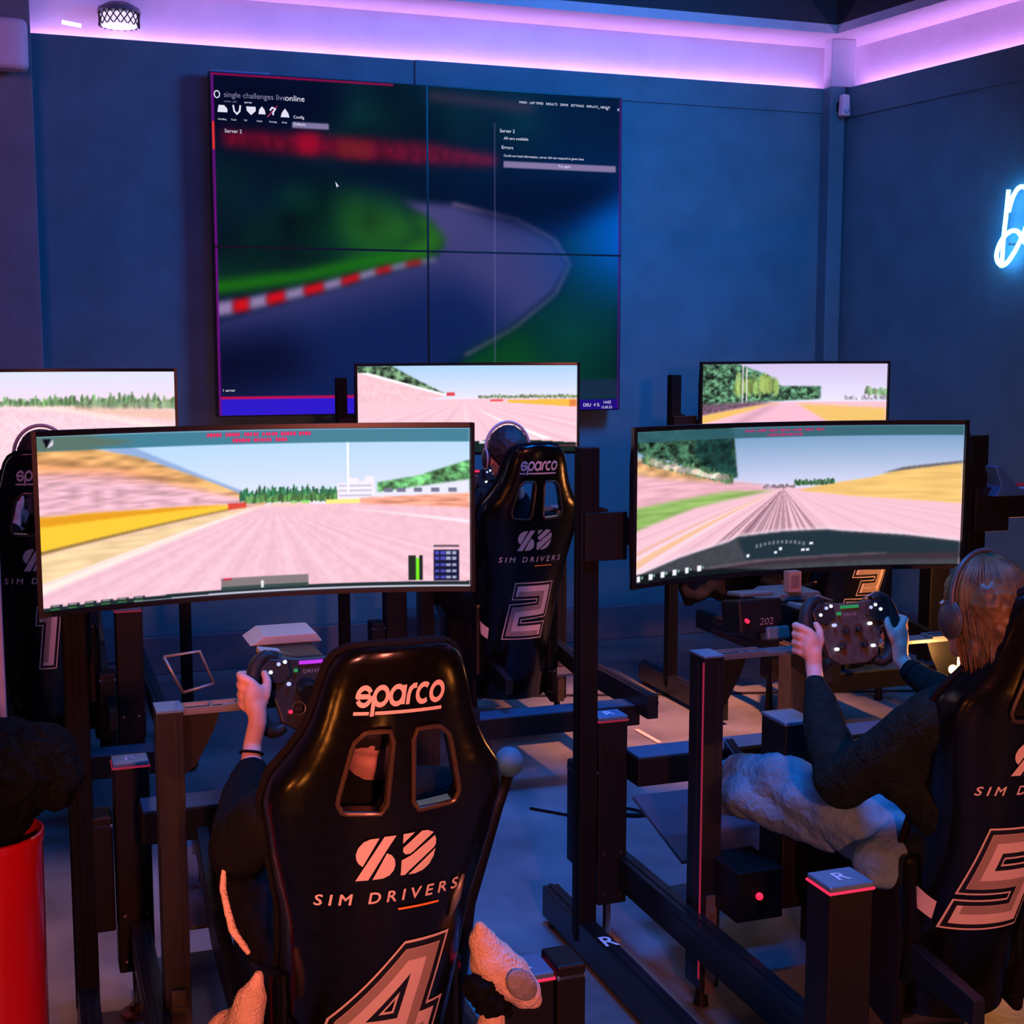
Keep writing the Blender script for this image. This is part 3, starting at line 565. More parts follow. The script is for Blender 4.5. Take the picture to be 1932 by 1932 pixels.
def picwall():
    p = Pic(520, 400, 9); p.C[:] = (0.005, 0.02, 0.10)
    p.poly([(0, 0), (1, 0), (1, 1), (0, 1)], (0.01, 0.05, 0.14), 0, 1, 0.25, p.noise(10, 8))
    p.poly([(0.1, 0.99), (0.8, 0.99), (0.78, 0.82), (0, 0.74), (0, 0.55), (0.30, 0.95)], (0.02, 0.13, 0.13), 22, 0.9, 0.7, p.noise(12, 10)); p.poly([(0.0, 0.99), (0.30, 0.99), (0.25, 0.86), (0, 0.84)], (0.01, 0.02, 0.11), 18, 0.9)
    p.poly([(0.5, 0.985), (0.78, 0.965), (0.76, 0.94), (0.5, 0.96)], (0.25, 0.16, 0.22), 5, 0.8)
    p.poly([(0.02, 0.79), (0.02, 0.84), (0.25, 0.835), (0.5, 0.83), (0.68, 0.80), (0.67, 0.765), (0.48, 0.765), (0.2, 0.775)], (0.36, 0.03, 0.12), 5, 1, 0.2); p.poly([(0.19, 0.78), (0.19, 0.84), (0.245, 0.84), (0.24, 0.78)], (0.62, 0.02, 0.14), 5, 0.9); p.poly([(0.28, 0.78), (0.29, 0.83), (0.37, 0.82), (0.36, 0.77)], (0.48, 0.12, 0.12), 6, 0.8)
    p.poly([(0.10, 0.55), (0.2, 0.70), (0.33, 0.66), (0.44, 0.62), (0.52, 0.55), (0.53, 0.50), (0.3, 0.40), (0, 0.40), (0, 0.5)], (0.02, 0.20, 0.10), 24, 0.9, 0.8, p.noise(12, 12))
    p.poly([(0.30, 0.66), (0.42, 0.63), (0.535, 0.56), (0.52, 0.50), (0.30, 0.48)], (0.14, 0.36, 0.08), 16, 0.85, 0.4, p.noise(14, 12)); p.poly([(0.02, 0.40), (0.40, 0.47), (0.3, 0.52), (0.0, 0.55)], (0.01, 0.06, 0.09), 18, 0.7)
    # road
    road = [(0.44, 0.65), (0.56, 0.645), (0.72, 0.60), (0.82, 0.54), (0.86, 0.47), (0.82, 0.38), (0.70, 0.26), (0.58, 0.18), (0.30, -0.02), (0, -0.02), (0, 0.28), (0.15, 0.335), (0.32, 0.40), (0.46, 0.455), (0.52, 0.475), (0.54, 0.53), (0.50, 0.60)]
    p.poly(road, (0.28, 0.25, 0.46), 4); p.poly([(0, -0.1), (0.6, -0.1), (0.74, 0.26), (0.60, 0.46), (0.3, 0.36), (0, 0.26)], (0.015, 0.10, 0.30), 30, 0.85); p.poly([(0, 0.05), (0.25, 0.14), (0.15, 0.24), (0, 0.22)], (0.0, 0.03, 0.14), 22, 0.9)
    p.poly([(0.55, 0.50), (0.72, 0.54), (0.82, 0.50), (0.72, 0.36), (0.6, 0.42)], (0.30, 0.25, 0.46), 20, 0.6)
    p.poly([(0, 0.36), (0.2, 0.40), (0.36, 0.445), (0.50, 0.475), (0.50, 0.51), (0.40, 0.50), (0.2, 0.435), (0, 0.40)], (0.10, 0.42, 0.04), 5, 0.95); p.poly([(0.42, 0.48), (0.52, 0.49), (0.545, 0.54), (0.50, 0.60), (0.46, 0.62), (0.5, 0.55)], (0.16, 0.42, 0.05), 6, 0.9)
    # kerb
    k0 = np.array((0.0, 0.30)); 
    kp = [(0.0, 0.315), (0.08, 0.335), (0.17, 0.363), (0.27, 0.395), (0.36, 0.43), (0.44, 0.457), (0.52, 0.476)]
    for i in range(13):
        t = i / 13 * 6; j = int(t); f = t - j; a = np.array(kp[j]) * (1 - f) + np.array(kp[j + 1]) * f; t2 = (i + 1.05) / 13 * 6; j2 = min(5, int(t2)); f2 = t2 - j2; b = np.array(kp[j2]) * (1 - f2) + np.array(kp[j2 + 1]) * f2
        h = 0.021 * (1 - i / 16); p.poly([(a[0], a[1] - h), (b[0], b[1] - h), (b[0], b[1] + h), (a[0], a[1] + h)], (0.85, 0.05, 0.08) if i % 2 else (0.58, 0.50, 0.68), 3, 0.95)
    e = [(0.56, 0.645), (0.72, 0.605), (0.82, 0.545), (0.862, 0.47), (0.825, 0.375), (0.71, 0.26), (0.59, 0.18)]
    for q in ribbon(e, 0.009, -0.002): p.poly([(v.x, v.y) for v in q], (0.50, 0.38, 0.52), 2, 0.85)
    p.poly([(0.60, 0.17), (0.72, 0.26), (0.84, 0.38), (0.875, 0.48), (0.84, 0.55), (1, 0.62), (1, 0), (0.45, 0)], (0.01, 0.20, 0.14), 6, 0.95, 0.3, p.noise(8, 8)); p.poly([(0.6, 0.17), (0.75, 0.27), (0.8, 0.1), (0.5, 0)], (0.03, 0.28, 0.05), 14, 0.7)
    m = np.exp(-(((p.U - 1.02) / 0.15) ** 2 + ((p.V - 0.56) / 0.16) ** 2)); p.put(m, (0.0, 0.48, 1.0), 1.0); m = np.exp(-(((p.U - 0.95) / 0.3) ** 2 + ((p.V - 0.55) / 0.3) ** 2)); p.put(m, (0.0, 0.18, 0.45), 0.45)
    p.poly([(0.70, 0.60), (0.60, 0.66), (0.7, 0.74), (1, 0.76), (1, 0.70), (0.85, 0.6)], (0.005, 0.02, 0.13), 16, 0.9)
    # interface
    p.rect(0.667, 0, 0.669, 0.90, (0.42, 0.40, 0.62), 0.8)
    p.rect(0.18, 0.853, 0.265, 0.872, (0.50, 0.46, 0.62)); p.rect(0.69, 0.765, 0.985, 0.785, (0.52, 0.46, 0.62))
    p.rect(0, 0.0, 0.33, 0.048, (0.18, 0.10, 0.80)); p.rect(0.33, 0, 1, 0.035, (0.12, 0.04, 0.50)); p.rect(0, 0.050, 0.33, 0.056, (0.80, 0.05, 0.30)); p.rect(0.86, 0.04, 1, 0.10, (0.10, 0.16, 0.28), 0.8)
    p.rect(0, 0, 0.004, 1, (0.42, 0.05, 0.5)); p.rect(0.996, 0, 1, 1, (0.3, 0.05, 0.45)); p.rect(0, 0.994, 0.42, 1, (0.65, 0.03, 0.3)); p.rect(0, 0.78, 0.005, 0.86, (0.95, 0.2, 0.2))
    return p

# ================================================================= VIDEO WALL
AL, AR, ZB_, ZT_ = 0.945, 3.17, 1.335, 3.04
vwc = (AL + AR) / 2; VW = AR - AL; VH = ZT_ - ZB_
v = thing('video_wall', W(vwc, 7.1, ZB_), 'large video wall of four panels showing a dark green racetrack bend', 'video wall')
for i in (0, 1):
    for j in (0, 1): MB().box((-VW / 4 + i * VW / 2, 0.045, VH / 4 + j * VH / 2), (VW / 2 - 0.001, 0.09, VH / 2 - 0.001)).out('display_panel', M_BEZEL, v, bevel=0.003)
mb = MB(); mb.box((-0.3, 0.11, VH / 2), (0.08, 0.06, VH * 0.8)); mb.box((0.3, 0.11, VH / 2), (0.08, 0.06, VH * 0.8)); mb.box((0, 0.11, VH * 0.3), (VW * .8, 0.06, 0.06)); mb.out('mounting_rail', M_STEEL, v)
MB().box((-VW / 2 + 0.15, 0.05, VH + 0.008), (0.30, 0.05, 0.016)).out('sensor_bar', M_GREY, v, bevel=0.003)
pic_mesh('screen_picture', picwall(), lambda U, V: ((U - .5) * (VW - 0.012), 0 * U - 0.0015, V * (VH - 0.012) + 0.006), v, 1.0)
mb = MB(); mb.box((0, -0.003, VH / 2), (0.010, 0.003, VH)); mb.box((0, -0.003, VH / 2), (VW, 0.003, 0.010)); mb.out('panel_gap', M_BEZEL, v)
def vt(txt, u, vv_, h, m=E_UI, name='screen_text'):
    pl = text_polys(txt, h * 1.4); x0 = min(p.x for q in pl for p in q)
    lay(mv(pl, (u - .5) * VW - x0, vv_ * VH), lambda x, y: (x, -0.004, y), name, m, v)
vt('single challenges live', 0.030, 0.935, 0.027, E_UIG); vt('online', 0.167, 0.935, 0.029); vt('create  join', 0.030, 0.9165, 0.010, E_UIG); vt('server', 0.075, 0.9165, 0.011)
vt('Server 2', 0.03, 0.832, 0.018); vt('Config', 0.185, 0.882, 0.015); vt('Default', 0.185, 0.862, 0.015)
for i, t in enumerate(('Handling', 'Tools', 'Tuf', 'Assist', 'Strategy', 'Setup')): vt(t, 0.016 + i * 0.0285, 0.865, 0.0085)
vt('Server 2', 0.68, 0.875, 0.018); vt('All cars available', 0.69, 0.853, 0.015); vt('Errors', 0.685, 0.825, 0.018); vt('Could not load information, server did not respond in given time', 0.69, 0.800, 0.0125); vt('Try again', 0.83, 0.775, 0.014)
vt('MAIN   LAP TIMES   RESULTS   DRIVE   SETTINGS   REPLAYS   ABOUT', 0.73, 0.965, 0.0125); vt('x', 0.985, 0.962, 0.02); vt('o', 0.955, 0.962, 0.02); vt('-', 0.935, 0.962, 0.02); vt('1 server', 0.012, 0.078, 0.014); vt('DEU  4 %', 0.90, 0.018, 0.018); vt('14:02', 0.955, 0.026, 0.016); vt('12.02.23', 0.950, 0.010, 0.014)
mb = []
def vp(px): return [Vector(((a - .5) * VW, b * VH)) for a, b in px]
icons = [vp([(0.015, 0.885), (0.037, 0.885), (0.037, 0.895), (0.030, 0.905), (0.018, 0.905)]), vp([(0.105 - 0.026, 0.905), (0.110 - 0.010, 0.905), (0.100, 0.893), (0.0895, 0.881), (0.080, 0.893)]), vp([(0.106, 0.885), (0.122, 0.885), (0.120, 0.898), (0.114, 0.908), (0.108, 0.898)]), vp([(0.156, 0.880), (0.176, 0.880), (0.173, 0.893), (0.166, 0.905), (0.159, 0.893)]), vp([(0.279, 0.70), (0.2825, 0.682), (0.285, 0.688), (0.289, 0.684)])]
icons += ribbon([((0.05 - .5) * VW, 0.907 * VH), ((0.052 - .5) * VW, 0.89 * VH), ((0.058 - .5) * VW, 0.882 * VH), ((0.064 - .5) * VW, 0.89 * VH), ((0.066 - .5) * VW, 0.907 * VH)], 0.004, -0.004)
icons += ribbon([((0.132 - .5) * VW, 0.897 * VH), ((0.137 - .5) * VW, 0.906 * VH), ((0.144 - .5) * VW, 0.902 * VH), ((0.139 - .5) * VW, 0.892 * VH), ((0.139 - .5) * VW, 0.884 * VH)], 0.004, -0.004)
lay(icons, lambda x, y: (x, -0.004, y), 'screen_icon', E_UI, v)
lay(ribbon([((0.5 + 0.0) * 0 + (0.013 - .5) * VW + 0.013 * math.cos(a) + 0.004, 0.935 * VH + 0.017 * math.sin(a)) for a in [2 * PI * i / 16 for i in range(16)]], 0.0025, -0.0025, True), lambda x, y: (x, -0.004, y), 'screen_icon', E_UI, v)
lay([vp([(0.125, 0.878), (0.1275, 0.878), (0.150, 0.912), (0.148, 0.912)])], lambda x, y: (x, -0.004, y), 'screen_icon', emis('ui_red', (0.8, 0.05, 0.15), 0.8), v)
for o in list(COL.objects):
    if o.parent is v and o.name.startswith(('screen_text', 'screen_icon')): o['kind'] = 'stuff' if False else None; del o['kind']

# ================================================================= RIG POSITIONS (a, b of the floor point below each monitor)
RIG = {4: (0.54, 3.312), 5: (2.008, 3.298), 6: (3.23, 3.298), 1: (0.09, 5.87), 2: (1.876, 5.87), 3: (3.54, 5.87)}
def RW(n, x=0, y=0, z=0): a, b = RIG[n]; return W(a + x, b + y, z)

# ================================================================= CURVED MONITORS
MW, MSAG = 1.04, 0.095
def monitor(n, zc, h, pic, label, dx=0.0, strength=1.0):
    t = thing('curved_monitor', RW(n, dx, 0, zc), label, 'monitor', 'curved racing monitors')
    cy = lambda u: 0.045 - MSAG * (2 * u - 1) ** 2
    strength *= 1.15
    pic_mesh('screen_picture', pic, lambda U, V: ((U - .5) * (MW - 0.022), 0.045 - MSAG * (2 * U - 1) ** 2 - 0.001, (V - .5) * (h - 0.026)), t, strength)
    # rim and rear shell follow the curve
    bm = MB(); N = 36; rows = []
    prof = [(-h / 2 + .013, 0.0), (-h / 2 + .011, -0.006), (-h / 2, -0.006), (-h / 2, 0.012), (-h / 2 + .03, 0.022), (-h * .25, 0.045), (h * .25, 0.045), (h / 2 - .03, 0.022), (h / 2, 0.012), (h / 2, -0.006), (h / 2 - .011, -0.006), (h / 2 - .013, 0.0)]
    for i in range(N + 1):
        u = i / N; k = 1 - 0.6 * abs(2 * u - 1) ** 6
        rows.append([bm.bm.verts.new(((u - .5) * MW, cy(u) + (y * k if y > 0.015 else y), z)) for z, y in prof])
    for A, B in zip(rows, rows[1:]):
        for k in range(len(prof)): bm.bm.faces.new((A[k], A[(k + 1) % len(prof)], B[(k + 1) % len(prof)], B[k]))
    bm.bm.faces.new(rows[0]); bm.bm.faces.new(rows[-1][::-1])
    for sx in (-1, 1): bm.box((sx * (MW / 2 - 0.005), cy(0) - 0.003, 0), (0.010, 0.012, h))
    shade(bm.out('bezel', M_BEZEL, t), 30)
    bm = MB(); bm.lathe([(0.10, 0), (0.095, 0.02), (0.03, 0.03)], seg=28); bmesh.ops.rotate(bm.bm, verts=bm.bm.verts, matrix=rot(-90, 0, 0)); bmesh.ops.translate(bm.bm, verts=bm.bm.verts, vec=(0, 0.085, 0)); shade(bm.out('rear_hub', M_BEZEL, t))
    return t
monitor(4, 1.295, 0.425, pic4(), 'large curved monitor showing a yellow trackside wall, front left')
monitor(5, 1.275, 0.425, pic5(), 'large curved monitor with a dark car bonnet on its picture, front right')
monitor(2, 1.412, 0.415, pic2(), 'curved monitor in front of the video wall, behind the seat numbered 2')
monitor(1, 1.395, 0.415, pic1(), 'curved monitor at the far left edge, behind the seat numbered 1', dx=0.0)
monitor(3, 1.412, 0.415, pic3(), 'smaller far curved monitor above the front right one, by the corner', dx=-0.01)

def monitor_stand(n, x, y, top, arm_z, label, zfoot=0.0, arm_to=-0.05, foot=True, logo=False, w=0.052, fy=(-0.95, 0.35), armh=0.13):
    t = thing('monitor_stand', RW(n, x, y, 0), label, 'stand', 'monitor stand posts')
    mb = MB(); mb.box((0, 0, (top + zfoot + 0.06) / 2), (w, w, top - zfoot - 0.06))
    for s in (-1, 1):
        mb.box((0, s * (w / 2 + 0.0015), (top + zfoot) / 2), (w * 0.3, 0.003, top - zfoot - 0.1)); mb.box((s * (w / 2 + 0.0015), 0, (top + zfoot) / 2), (0.003, w * 0.3, top - zfoot - 0.1))
    mb.out('post', M_POST, t, bevel=0.004)
    MB().box((0, 0, top + 0.004), (w, w, 0.008)).out('post_cap', M_STEEL, t, bevel=0.002)
    dx = arm_to - x
    if abs(dx) > 0.03:
        mb = MB(); mb.box((dx / 2, 0.055, arm_z), (abs(dx), 0.045, armh * .6)); mb.out('cross_arm', M_STEEL, t, bevel=0.004)
        mb = MB(); mb.prism([(-0.02, arm_z - armh * .7), (0.075, arm_z - armh * .5), (0.075, arm_z + armh * .5), (0.03, arm_z + armh * .6), (0.012, arm_z + armh * 1.7), (-0.02, arm_z + armh * 1.7)], 1, 0.027, 0.036); mb.prism([(-0.02, arm_z - armh * .5), (0.10, arm_z - armh * .5), (0.10, arm_z + armh * .5), (-0.02, arm_z + armh * .5)], 1, -0.045, -0.028)
        mb.out('arm_bracket', M_STEEL, t, bevel=0.002)
        mb = MB(); mb.box((dx, 0.09, arm_z + 0.06), (0.14, 0.012, 0.14)); mb.out('mounting_plate', M_STEEL, t, bevel=0.003)
    if foot:
        mb = MB(); mb.box((0, (fy[0] + fy[1]) / 2 - y, 0.065), (0.05, fy[1] - fy[0], 0.09)); mb.box((0, (fy[0] + fy[1]) / 2 - y, 0.112), (0.014, fy[1] - fy[0], 0.004)); mb.out('foot_beam', M_ALU, t, bevel=0.004)
        for q in fy:
            mb = MB(); mb.cyl((0, q - y + (0.05 if q < 0 else -0.05), 0), (0, q - y + (0.05 if q < 0 else -0.05), 0.022), 0.022, seg=16); mb.out('levelling_foot', M_STEEL, t)
        if logo:
            lay(text_polys('R', 0.085, 1, 0.001), lambda u, vv_: (u * 0.85, -0.17 + vv_, 0.1155), 'lettering', M_DECAL, t)
    else:
        mb = MB(); mb.box((0, 0, zfoot + 0.03), (0.10, 0.14, 0.02)); mb.out('base_plate', M_STEEL, t)
    return t
monitor_stand(5, -0.585, 0.10, 1.42, 1.19, 'black square post left of the front right monitor, foot on the blue floor', logo=True, arm_to=-0.02, fy=(-0.75, 0.36))
monitor_stand(4, -0.44, 0.14, 1.32, 1.20, 'black square post below the front left monitor, beside the red bin', arm_to=-0.02, fy=(-0.35, 0.30))
monitor_stand(6, -0.60, 0.05, 1.43, 1.22, 'black square post right of the front right monitor, carrying a blue-lit arm', arm_to=0.30, w=0.06)
monitor_stand(2, -0.565, 0.02, 1.55, 1.32, 'dark post left of the monitor in front of the video wall', arm_to=-0.02, w=0.045, fy=(-0.30, 0.30))
monitor_stand(3, -0.62, 0.04, 1.55, 1.30, 'dark post left of the far corner monitor', arm_to=-0.02, w=0.05, fy=(-0.50, 0.35))
monitor_stand(1, 0.50, -0.30, 1.28, 1.20, 'thin dark post under the right end of the far left monitor', arm_to=0.30, w=0.04, armh=0.05, fy=(-0.4, 0.2))
p = RW(6, -0.52, 0.0, 1.262)
mb = MB(); mb.prism([(-0.06, 0), (0.4, 0.0), (0.4, 0.012), (0.03, 0.02), (-0.05, 0.09), (-0.062, 0.085), (-0.04, 0.03)], 1, -0.03, 0.03)
t = thing('cable_tray', p, 'blue-lit curved cable tray on the arm of the rightmost post', 'cable tray'); mb.out('tray_channel', mat('tray_neon_lit', (0.06, 0.2, 0.42), 0.3, metal=0.5), t, bevel=0.003)  # blue light of the neon is put into the tray colour
MB().tube([(-0.03, 0.0, 0.05), (0.03, 0.0, 0.03), (0.2, 0.0, 0.022), (0.38, 0, 0.02)], 0.005, 8).out('cable', mat('cable_red', (0.4, 0.02, 0.05), 0.5), t)

# ================================================================= RACING SEATS
PZ = [0.19, 0.36, 0.50, 0.62, 0.72, 0.80, 0.88, 0.95, 1.00, 1.04, 1.08, 1.12, 1.16, 1.19, 1.21, 1.223, 1.23]
PWD = [0.150, 0.153, 0.153, 0.155, 0.162, 0.178, 0.194, 0.203, 0.192, 0.163, 0.141, 0.128, 0.119, 0.110, 0.098, 0.078, 0.045]
PD = [0.26, 0.25, 0.22, 0.19, 0.17, 0.165, 0.16, 0.145, 0.13, 0.115, 0.10, 0.092, 0.085, 0.08, 0.07, 0.05, 0.02]
PY = [0.20, 0.165, 0.125, 0.085, 0.058, 0.038, 0.018, 0.0, -0.012, -0.020, -0.028, -0.036, -0.043, -0.047, -0.048, -0.046, -0.040]
def shell_at(x, z, off=0.0):
    w_ = np.interp(z, PZ, PWD); d = np.interp(z, PZ, PD); y0 = np.interp(z, PZ, PY); s = max(-0.999, min(0.999, x / w_)); ph = math.asin(s)
    return Vector((w_ * math.sin(ph), y0 + d * (1 - math.cos(ph)) * 0.55 + 0.010 * math.sin(ph * 0) - off, z))
def shell_pt(ph, z, off=0.0):
    w_ = np.interp(z, PZ, PWD); d = np.interp(z, PZ, PD); y0 = np.interp(z, PZ, PY); s = math.sin(ph); c = math.cos(ph)
    y = y0 + d * (1 - c) * 0.55 + max(0, abs(ph) - 1.35) * d * 0.9
    n = Vector((s * 0.9, -c * 0.8 - 0.05, 0)).normalized()
    return Vector((w_ * s, y, z)) + n * off
def slot_poly(side, g=0.0):
    b = [(0.018, 1.088), (0.060, 1.088), (0.078, 1.070), (0.100, 0.975), (0.092, 0.955), (0.024, 0.950)]
    c = Vector((0.055, 1.02)); r = []
    for p_ in b:
        q = Vector(p_); dv = (q - c); q = q + dv.normalized() * g; r.append((q.x * side, q.y))
    return r
def racing_seat(n, digit, label, dx, dy, dz, tone=0):
    t = thing('racing_seat', RW(n, dx, dy, dz), label, 'racing seat', 'numbered racing seats')
    mb = MB(); NP, zs = 40, []
    for a, b in zip(PZ, PZ[1:]): zs += [a + (b - a) * k / 3 for k in range(3)]
    zs.append(PZ[-1]); rows = []
    lim = 1.75
    for z in zs: rows.append([mb.bm.verts.new(shell_pt(-lim + 2 * lim * i / NP, z)) for i in range(NP + 1)])
    for A, B in zip(rows, rows[1:]):
        for i in range(NP): mb.bm.faces.new((A[i], A[i + 1], B[i + 1], B[i]))
    o = mb.out('shell', M_SHELL, t)
    sm = o.modifiers.new('s', 'SMOOTH'); sm.iterations = 3
    so = o.modifiers.new('so', 'SOLIDIFY'); so.thickness = 0.026; so.offset = -1.0
    freeze(o)
    # which side did it thicken to: the outer face must stay put
    cut = MB()
    for s in (-1, 1):
        pp = slot_poly(s); cut.prism(pp if s > 0 else pp[::-1], 1, -0.2, 0.22)
    c = cut.out('cutter', M_SHELL, t)
    bo = o.modifiers.new('b', 'BOOLEAN'); bo.object = c; bo.operation = 'DIFFERENCE'; bo.solver = 'EXACT'; freeze(o)
    bpy.data.objects.remove(c); shade(o, 38)
    # trims
    for s in (-1, 1):
        pp = slot_poly(s, 0.004); ring = []
        for i in range(len(pp)):
            a, b = Vector(pp[i]), Vector(pp[(i + 1) % len(pp)])
            for k in (0.12, 0.5, 0.88): q = a.lerp(b, k); ring.append(shell_at(q.x, q.y, 0.006))
        mb = MB(); mb.tube(ring, 0.0042, 8, closed=True)
        ring2 = [r_ + Vector((0, 0.012, 0)) for r_ in ring]; mb.tube(ring2, 0.003, 6, closed=True)
        shade(mb.out('slot_trim', M_BRONZE, t))
    mb = MB(); edge = [shell_pt(s * lim, z, 0.002) for s, zz in ((-1, zs), (1, zs[::-1])) for z in zz]
    mb.tube(edge, 0.008, 8); shade(mb.out('edge_piping', M_FAB, t))
    # pads on the inner side
    def pad(z0, z1, xw, th, name):
        m_ = MB(); R_ = []; N_, Q_ = 16, 12
        for j in range(Q_ + 1):
            z = z0 + (z1 - z0) * j / Q_; row = []
            for i in range(N_ + 1):
                x = xw * (2 * i / N_ - 1) * (np.interp(z, PZ, PWD) / 0.19); e = (1 - abs(2 * i / N_ - 1) ** 4) * (1 - abs(2 * j / Q_ - 1) ** 4)
                row.append(m_.bm.verts.new(shell_at(x, z, -0.030 - th * e)))
            R_.append(row)
        for A, B in zip(R_, R_[1:]):
            for i in range(N_): m_.bm.faces.new((A[i], A[i + 1], B[i + 1], B[i]))
        q = m_.out(name, M_FAB, t, smooth=True); sd = q.modifiers.new('so', 'SOLIDIFY'); sd.thickness = 0.012; sd.offset = 1
    pad(1.105, 1.215, 0.145, 0.035, 'headrest_pad'); pad(0.50, 0.935, 0.150, 0.035, 'back_pad')
    mb = MB(); mb.prism([(0.20, 0.30), (0.20, 0.42), (0.30, 0.43), (0.62, 0.47), (0.70, 0.46), (0.71, 0.40), (0.68, 0.33), (0.4, 0.29)], 0, -0.12, 0.12); mb.out('seat_cushion', M_FAB, t, bevel=0.025, bseg=3)
    for s in (-1, 1):
        mb = MB(); mb.prism([(0.22, 0.29), (0.22, 0.60), (0.32, 0.57), (0.45, 0.53), (0.68, 0.54), (0.72, 0.48), (0.70, 0.33), (0.45, 0.28)], 0, s * 0.15 - 0.028, s * 0.15 + 0.028); mb.out('side_bolster', M_SHELL, t, bevel=0.02, bseg=3)
        mb = MB(); mb.prism([(0.25, 0.16), (0.23, 0.40), (0.26, 0.56), (0.34, 0.50), (0.40, 0.20)], 0, s * 0.168 - 0.014, s * 0.168 + 0.014); mb.out('side_skirt', M_FAB, t, bevel=0.01)
        mb = MB(); mb.box((s * 0.17, 0.45, 0.26), (0.012, 0.42, 0.12)); mb.box((s * 0.155, 0.45, 0.21), (0.04, 0.42, 0.010)); mb.out('side_mount', M_STEEL, t, bevel=0.002)
    fn = lambda off: (lambda x, z: shell_at(x, z, off))
    # maker's wordmark drawn with round strokes
    S_ = 0.0365; sp = []
    wd = 0.13
    def glyph(paths, x):
        for q, cl in paths: sp.extend(mv(ribbon(q, wd / 1.0 * 0.9, -wd * 0.9, cl), x, 0))
    ring_ = (arc(0.42, 0.5, 0.40, 0.40, 0, 345, 20), True)
    glyph([(arc(0.42, 0.5, 0.40, 0.40, 28, 180, 10) + [(0.10, 0.44)], False), ([(0.06, 0.5), (0.78, 0.5)], False), ([(0.80, 0.52)] + arc(0.42, 0.5, 0.40, 0.40, -8, -152, 10), False)], 0.0)
    glyph([ring_, ([(0.0, 0.5), (0.0, -0.42)], False)], 1.02); glyph([ring_, ([(0.84, 0.95), (0.84, 0.06)], False)], 2.02)
    glyph([([(0.05, 0.04), (0.05, 0.5), (0.12, 0.75), (0.32, 0.88), (0.52, 0.88)], False)], 3.12)
    glyph([(arc(0.42, 0.5, 0.40, 0.40, 50, 310, 16), False)], 3.72); glyph([ring_], 4.62)
    sp += [[Vector(q) for q in ((-0.1, -0.36), (0.82, -0.36), (0.82, -0.20), (-0.1, -0.20))], [Vector(q) for q in ((1.2, -0.36), (5.5, -0.36), (5.5, -0.20), (1.2, -0.20))]]
    lay(mv(sp, -2.7 * S_ * 0.70 - 0.008, 1.1335, S_, 0.70, 0.10), fn(0.0030), 'wordmark', M_DECAL, t, 0.012)
    # two-letter emblem
    zx = lambda P: [Vector(((x - 1150) * 0.000257, -(y + 0.0 * (x - 1150) * 0.09 - 1405) * 0.000258 + 0.870)) for x, y in P]
    em = [[(1030, 1285), (975, 1287), (930, 1305), (898, 1345), (885, 1390), (890, 1430), (905, 1460), (932, 1484)],
          [(1062, 1278), (1140, 1278), (1085, 1372), (972, 1586), (890, 1586), (940, 1495)],
          [(1084, 1400), (1115, 1416), (1138, 1450), (1144, 1490), (1136, 1530), (1110, 1564), (1070, 1582), (1000, 1586)],
          [(1186, 1275), (1262, 1272), (1186, 1345)],
          [(1190, 1376), (1310, 1268), (1350, 1270), (1392, 1292), (1262, 1408), (1238, 1425), (1208, 1425), (1190, 1405)],
          [(1184, 1576), (1184, 1466), (1214, 1452), (1246, 1438), (1402, 1316), (1414, 1350), (1413, 1384), (1402, 1404), (1242, 1546), (1214, 1576)],
          [(1413, 1414), (1404, 1470), (1376, 1524), (1334, 1560), (1280, 1576), (1236, 1576)]]
    lay([zx(e) for e in em], fn(0.0030), 'emblem', M_DECAL, t, 0.010)
    pl = text_polys('SIM DRIVERS', 0.0300, 1.55, 0.0, 0.12); pl = [[Vector((p.x + ox, p.y + oy)) for p in q] for ox, oy in ((-0.0006, 0), (0.0006, 0), (0, 0.0006), (0, -0.0006)) for q in pl]; X0 = min(p.x for q in pl for p in q); X1 = max(p.x for q in pl for p in q)
    lay(mv([[Vector((p.x - (X0 + X1) / 2, p.y)) for p in q] for q in pl], 0, 0.0, 1, 0.248 / (X1 - X0)) , lambda x, z: shell_at(x - 0.006, z + 0.787 - 0.0 * x, 0.0030), 'lettering', M_DECAL, t, 0.012)
    lay([[Vector(q) for q in ((0.008, 0.7595), (0.082, 0.7595), (0.082, 0.7635), (0.008, 0.7635))]], fn(0.0032), 'underline', M_DECALO, t, 0.01)
    # racing number in layers
    P = {'2': [[(0.02, 1.12), (0.88, 1.12), (0.88, 0.64), (0.12, 0.60), (0.12, 0.12), (1.0, 0.12)]], '5': [[(1.0, 1.12), (0.12, 1.12), (0.12, 0.62), (0.90, 0.62), (0.90, 0.12), (0.0, 0.12)]],
         '4': [[(0.72, 0.0), (0.72, 1.06), (0.52, 1.06), (0.06, 0.44), (0.06, 0.34), (1.04, 0.34)]], '1': [[(0.25, 1.12), (0.55, 1.12), (0.55, 0.0)]], '3': [[(0.0, 1.12), (0.9, 1.12), (0.9, 0.62), (0.3, 0.62)], [(0.3, 0.62), (0.9, 0.62), (0.9, 0.12), (0.0, 0.12)]]}[digit]
    sc = {'4': 0.198, '5': 0.182}.get(digit, 0.165); zb = {'4': 0.442, '5': 0.455}.get(digit, 0.475)
    def strokes(l, r):
        o_ = []
        for q in P: 
            e0 = (Vector(q[0]) - Vector(q[1])).normalized(); e1 = (Vector(q[-1]) - Vector(q[-2])).normalized(); ext = (l - r) / 2 - 0.13
            q2 = [tuple(Vector(q[0]) + e0 * ext)] + q[1:-1] + [tuple(Vector(q[-1]) + e1 * ext)]; o_ += ribbon(q2, l, r)
        return mv(o_, -0.42 * sc + {'4': -0.010, '5': -0.030}.get(digit, -0.005), zb, sc, 0.82, {'4': 0.20, '5': 0.16}.get(digit, 0.10))
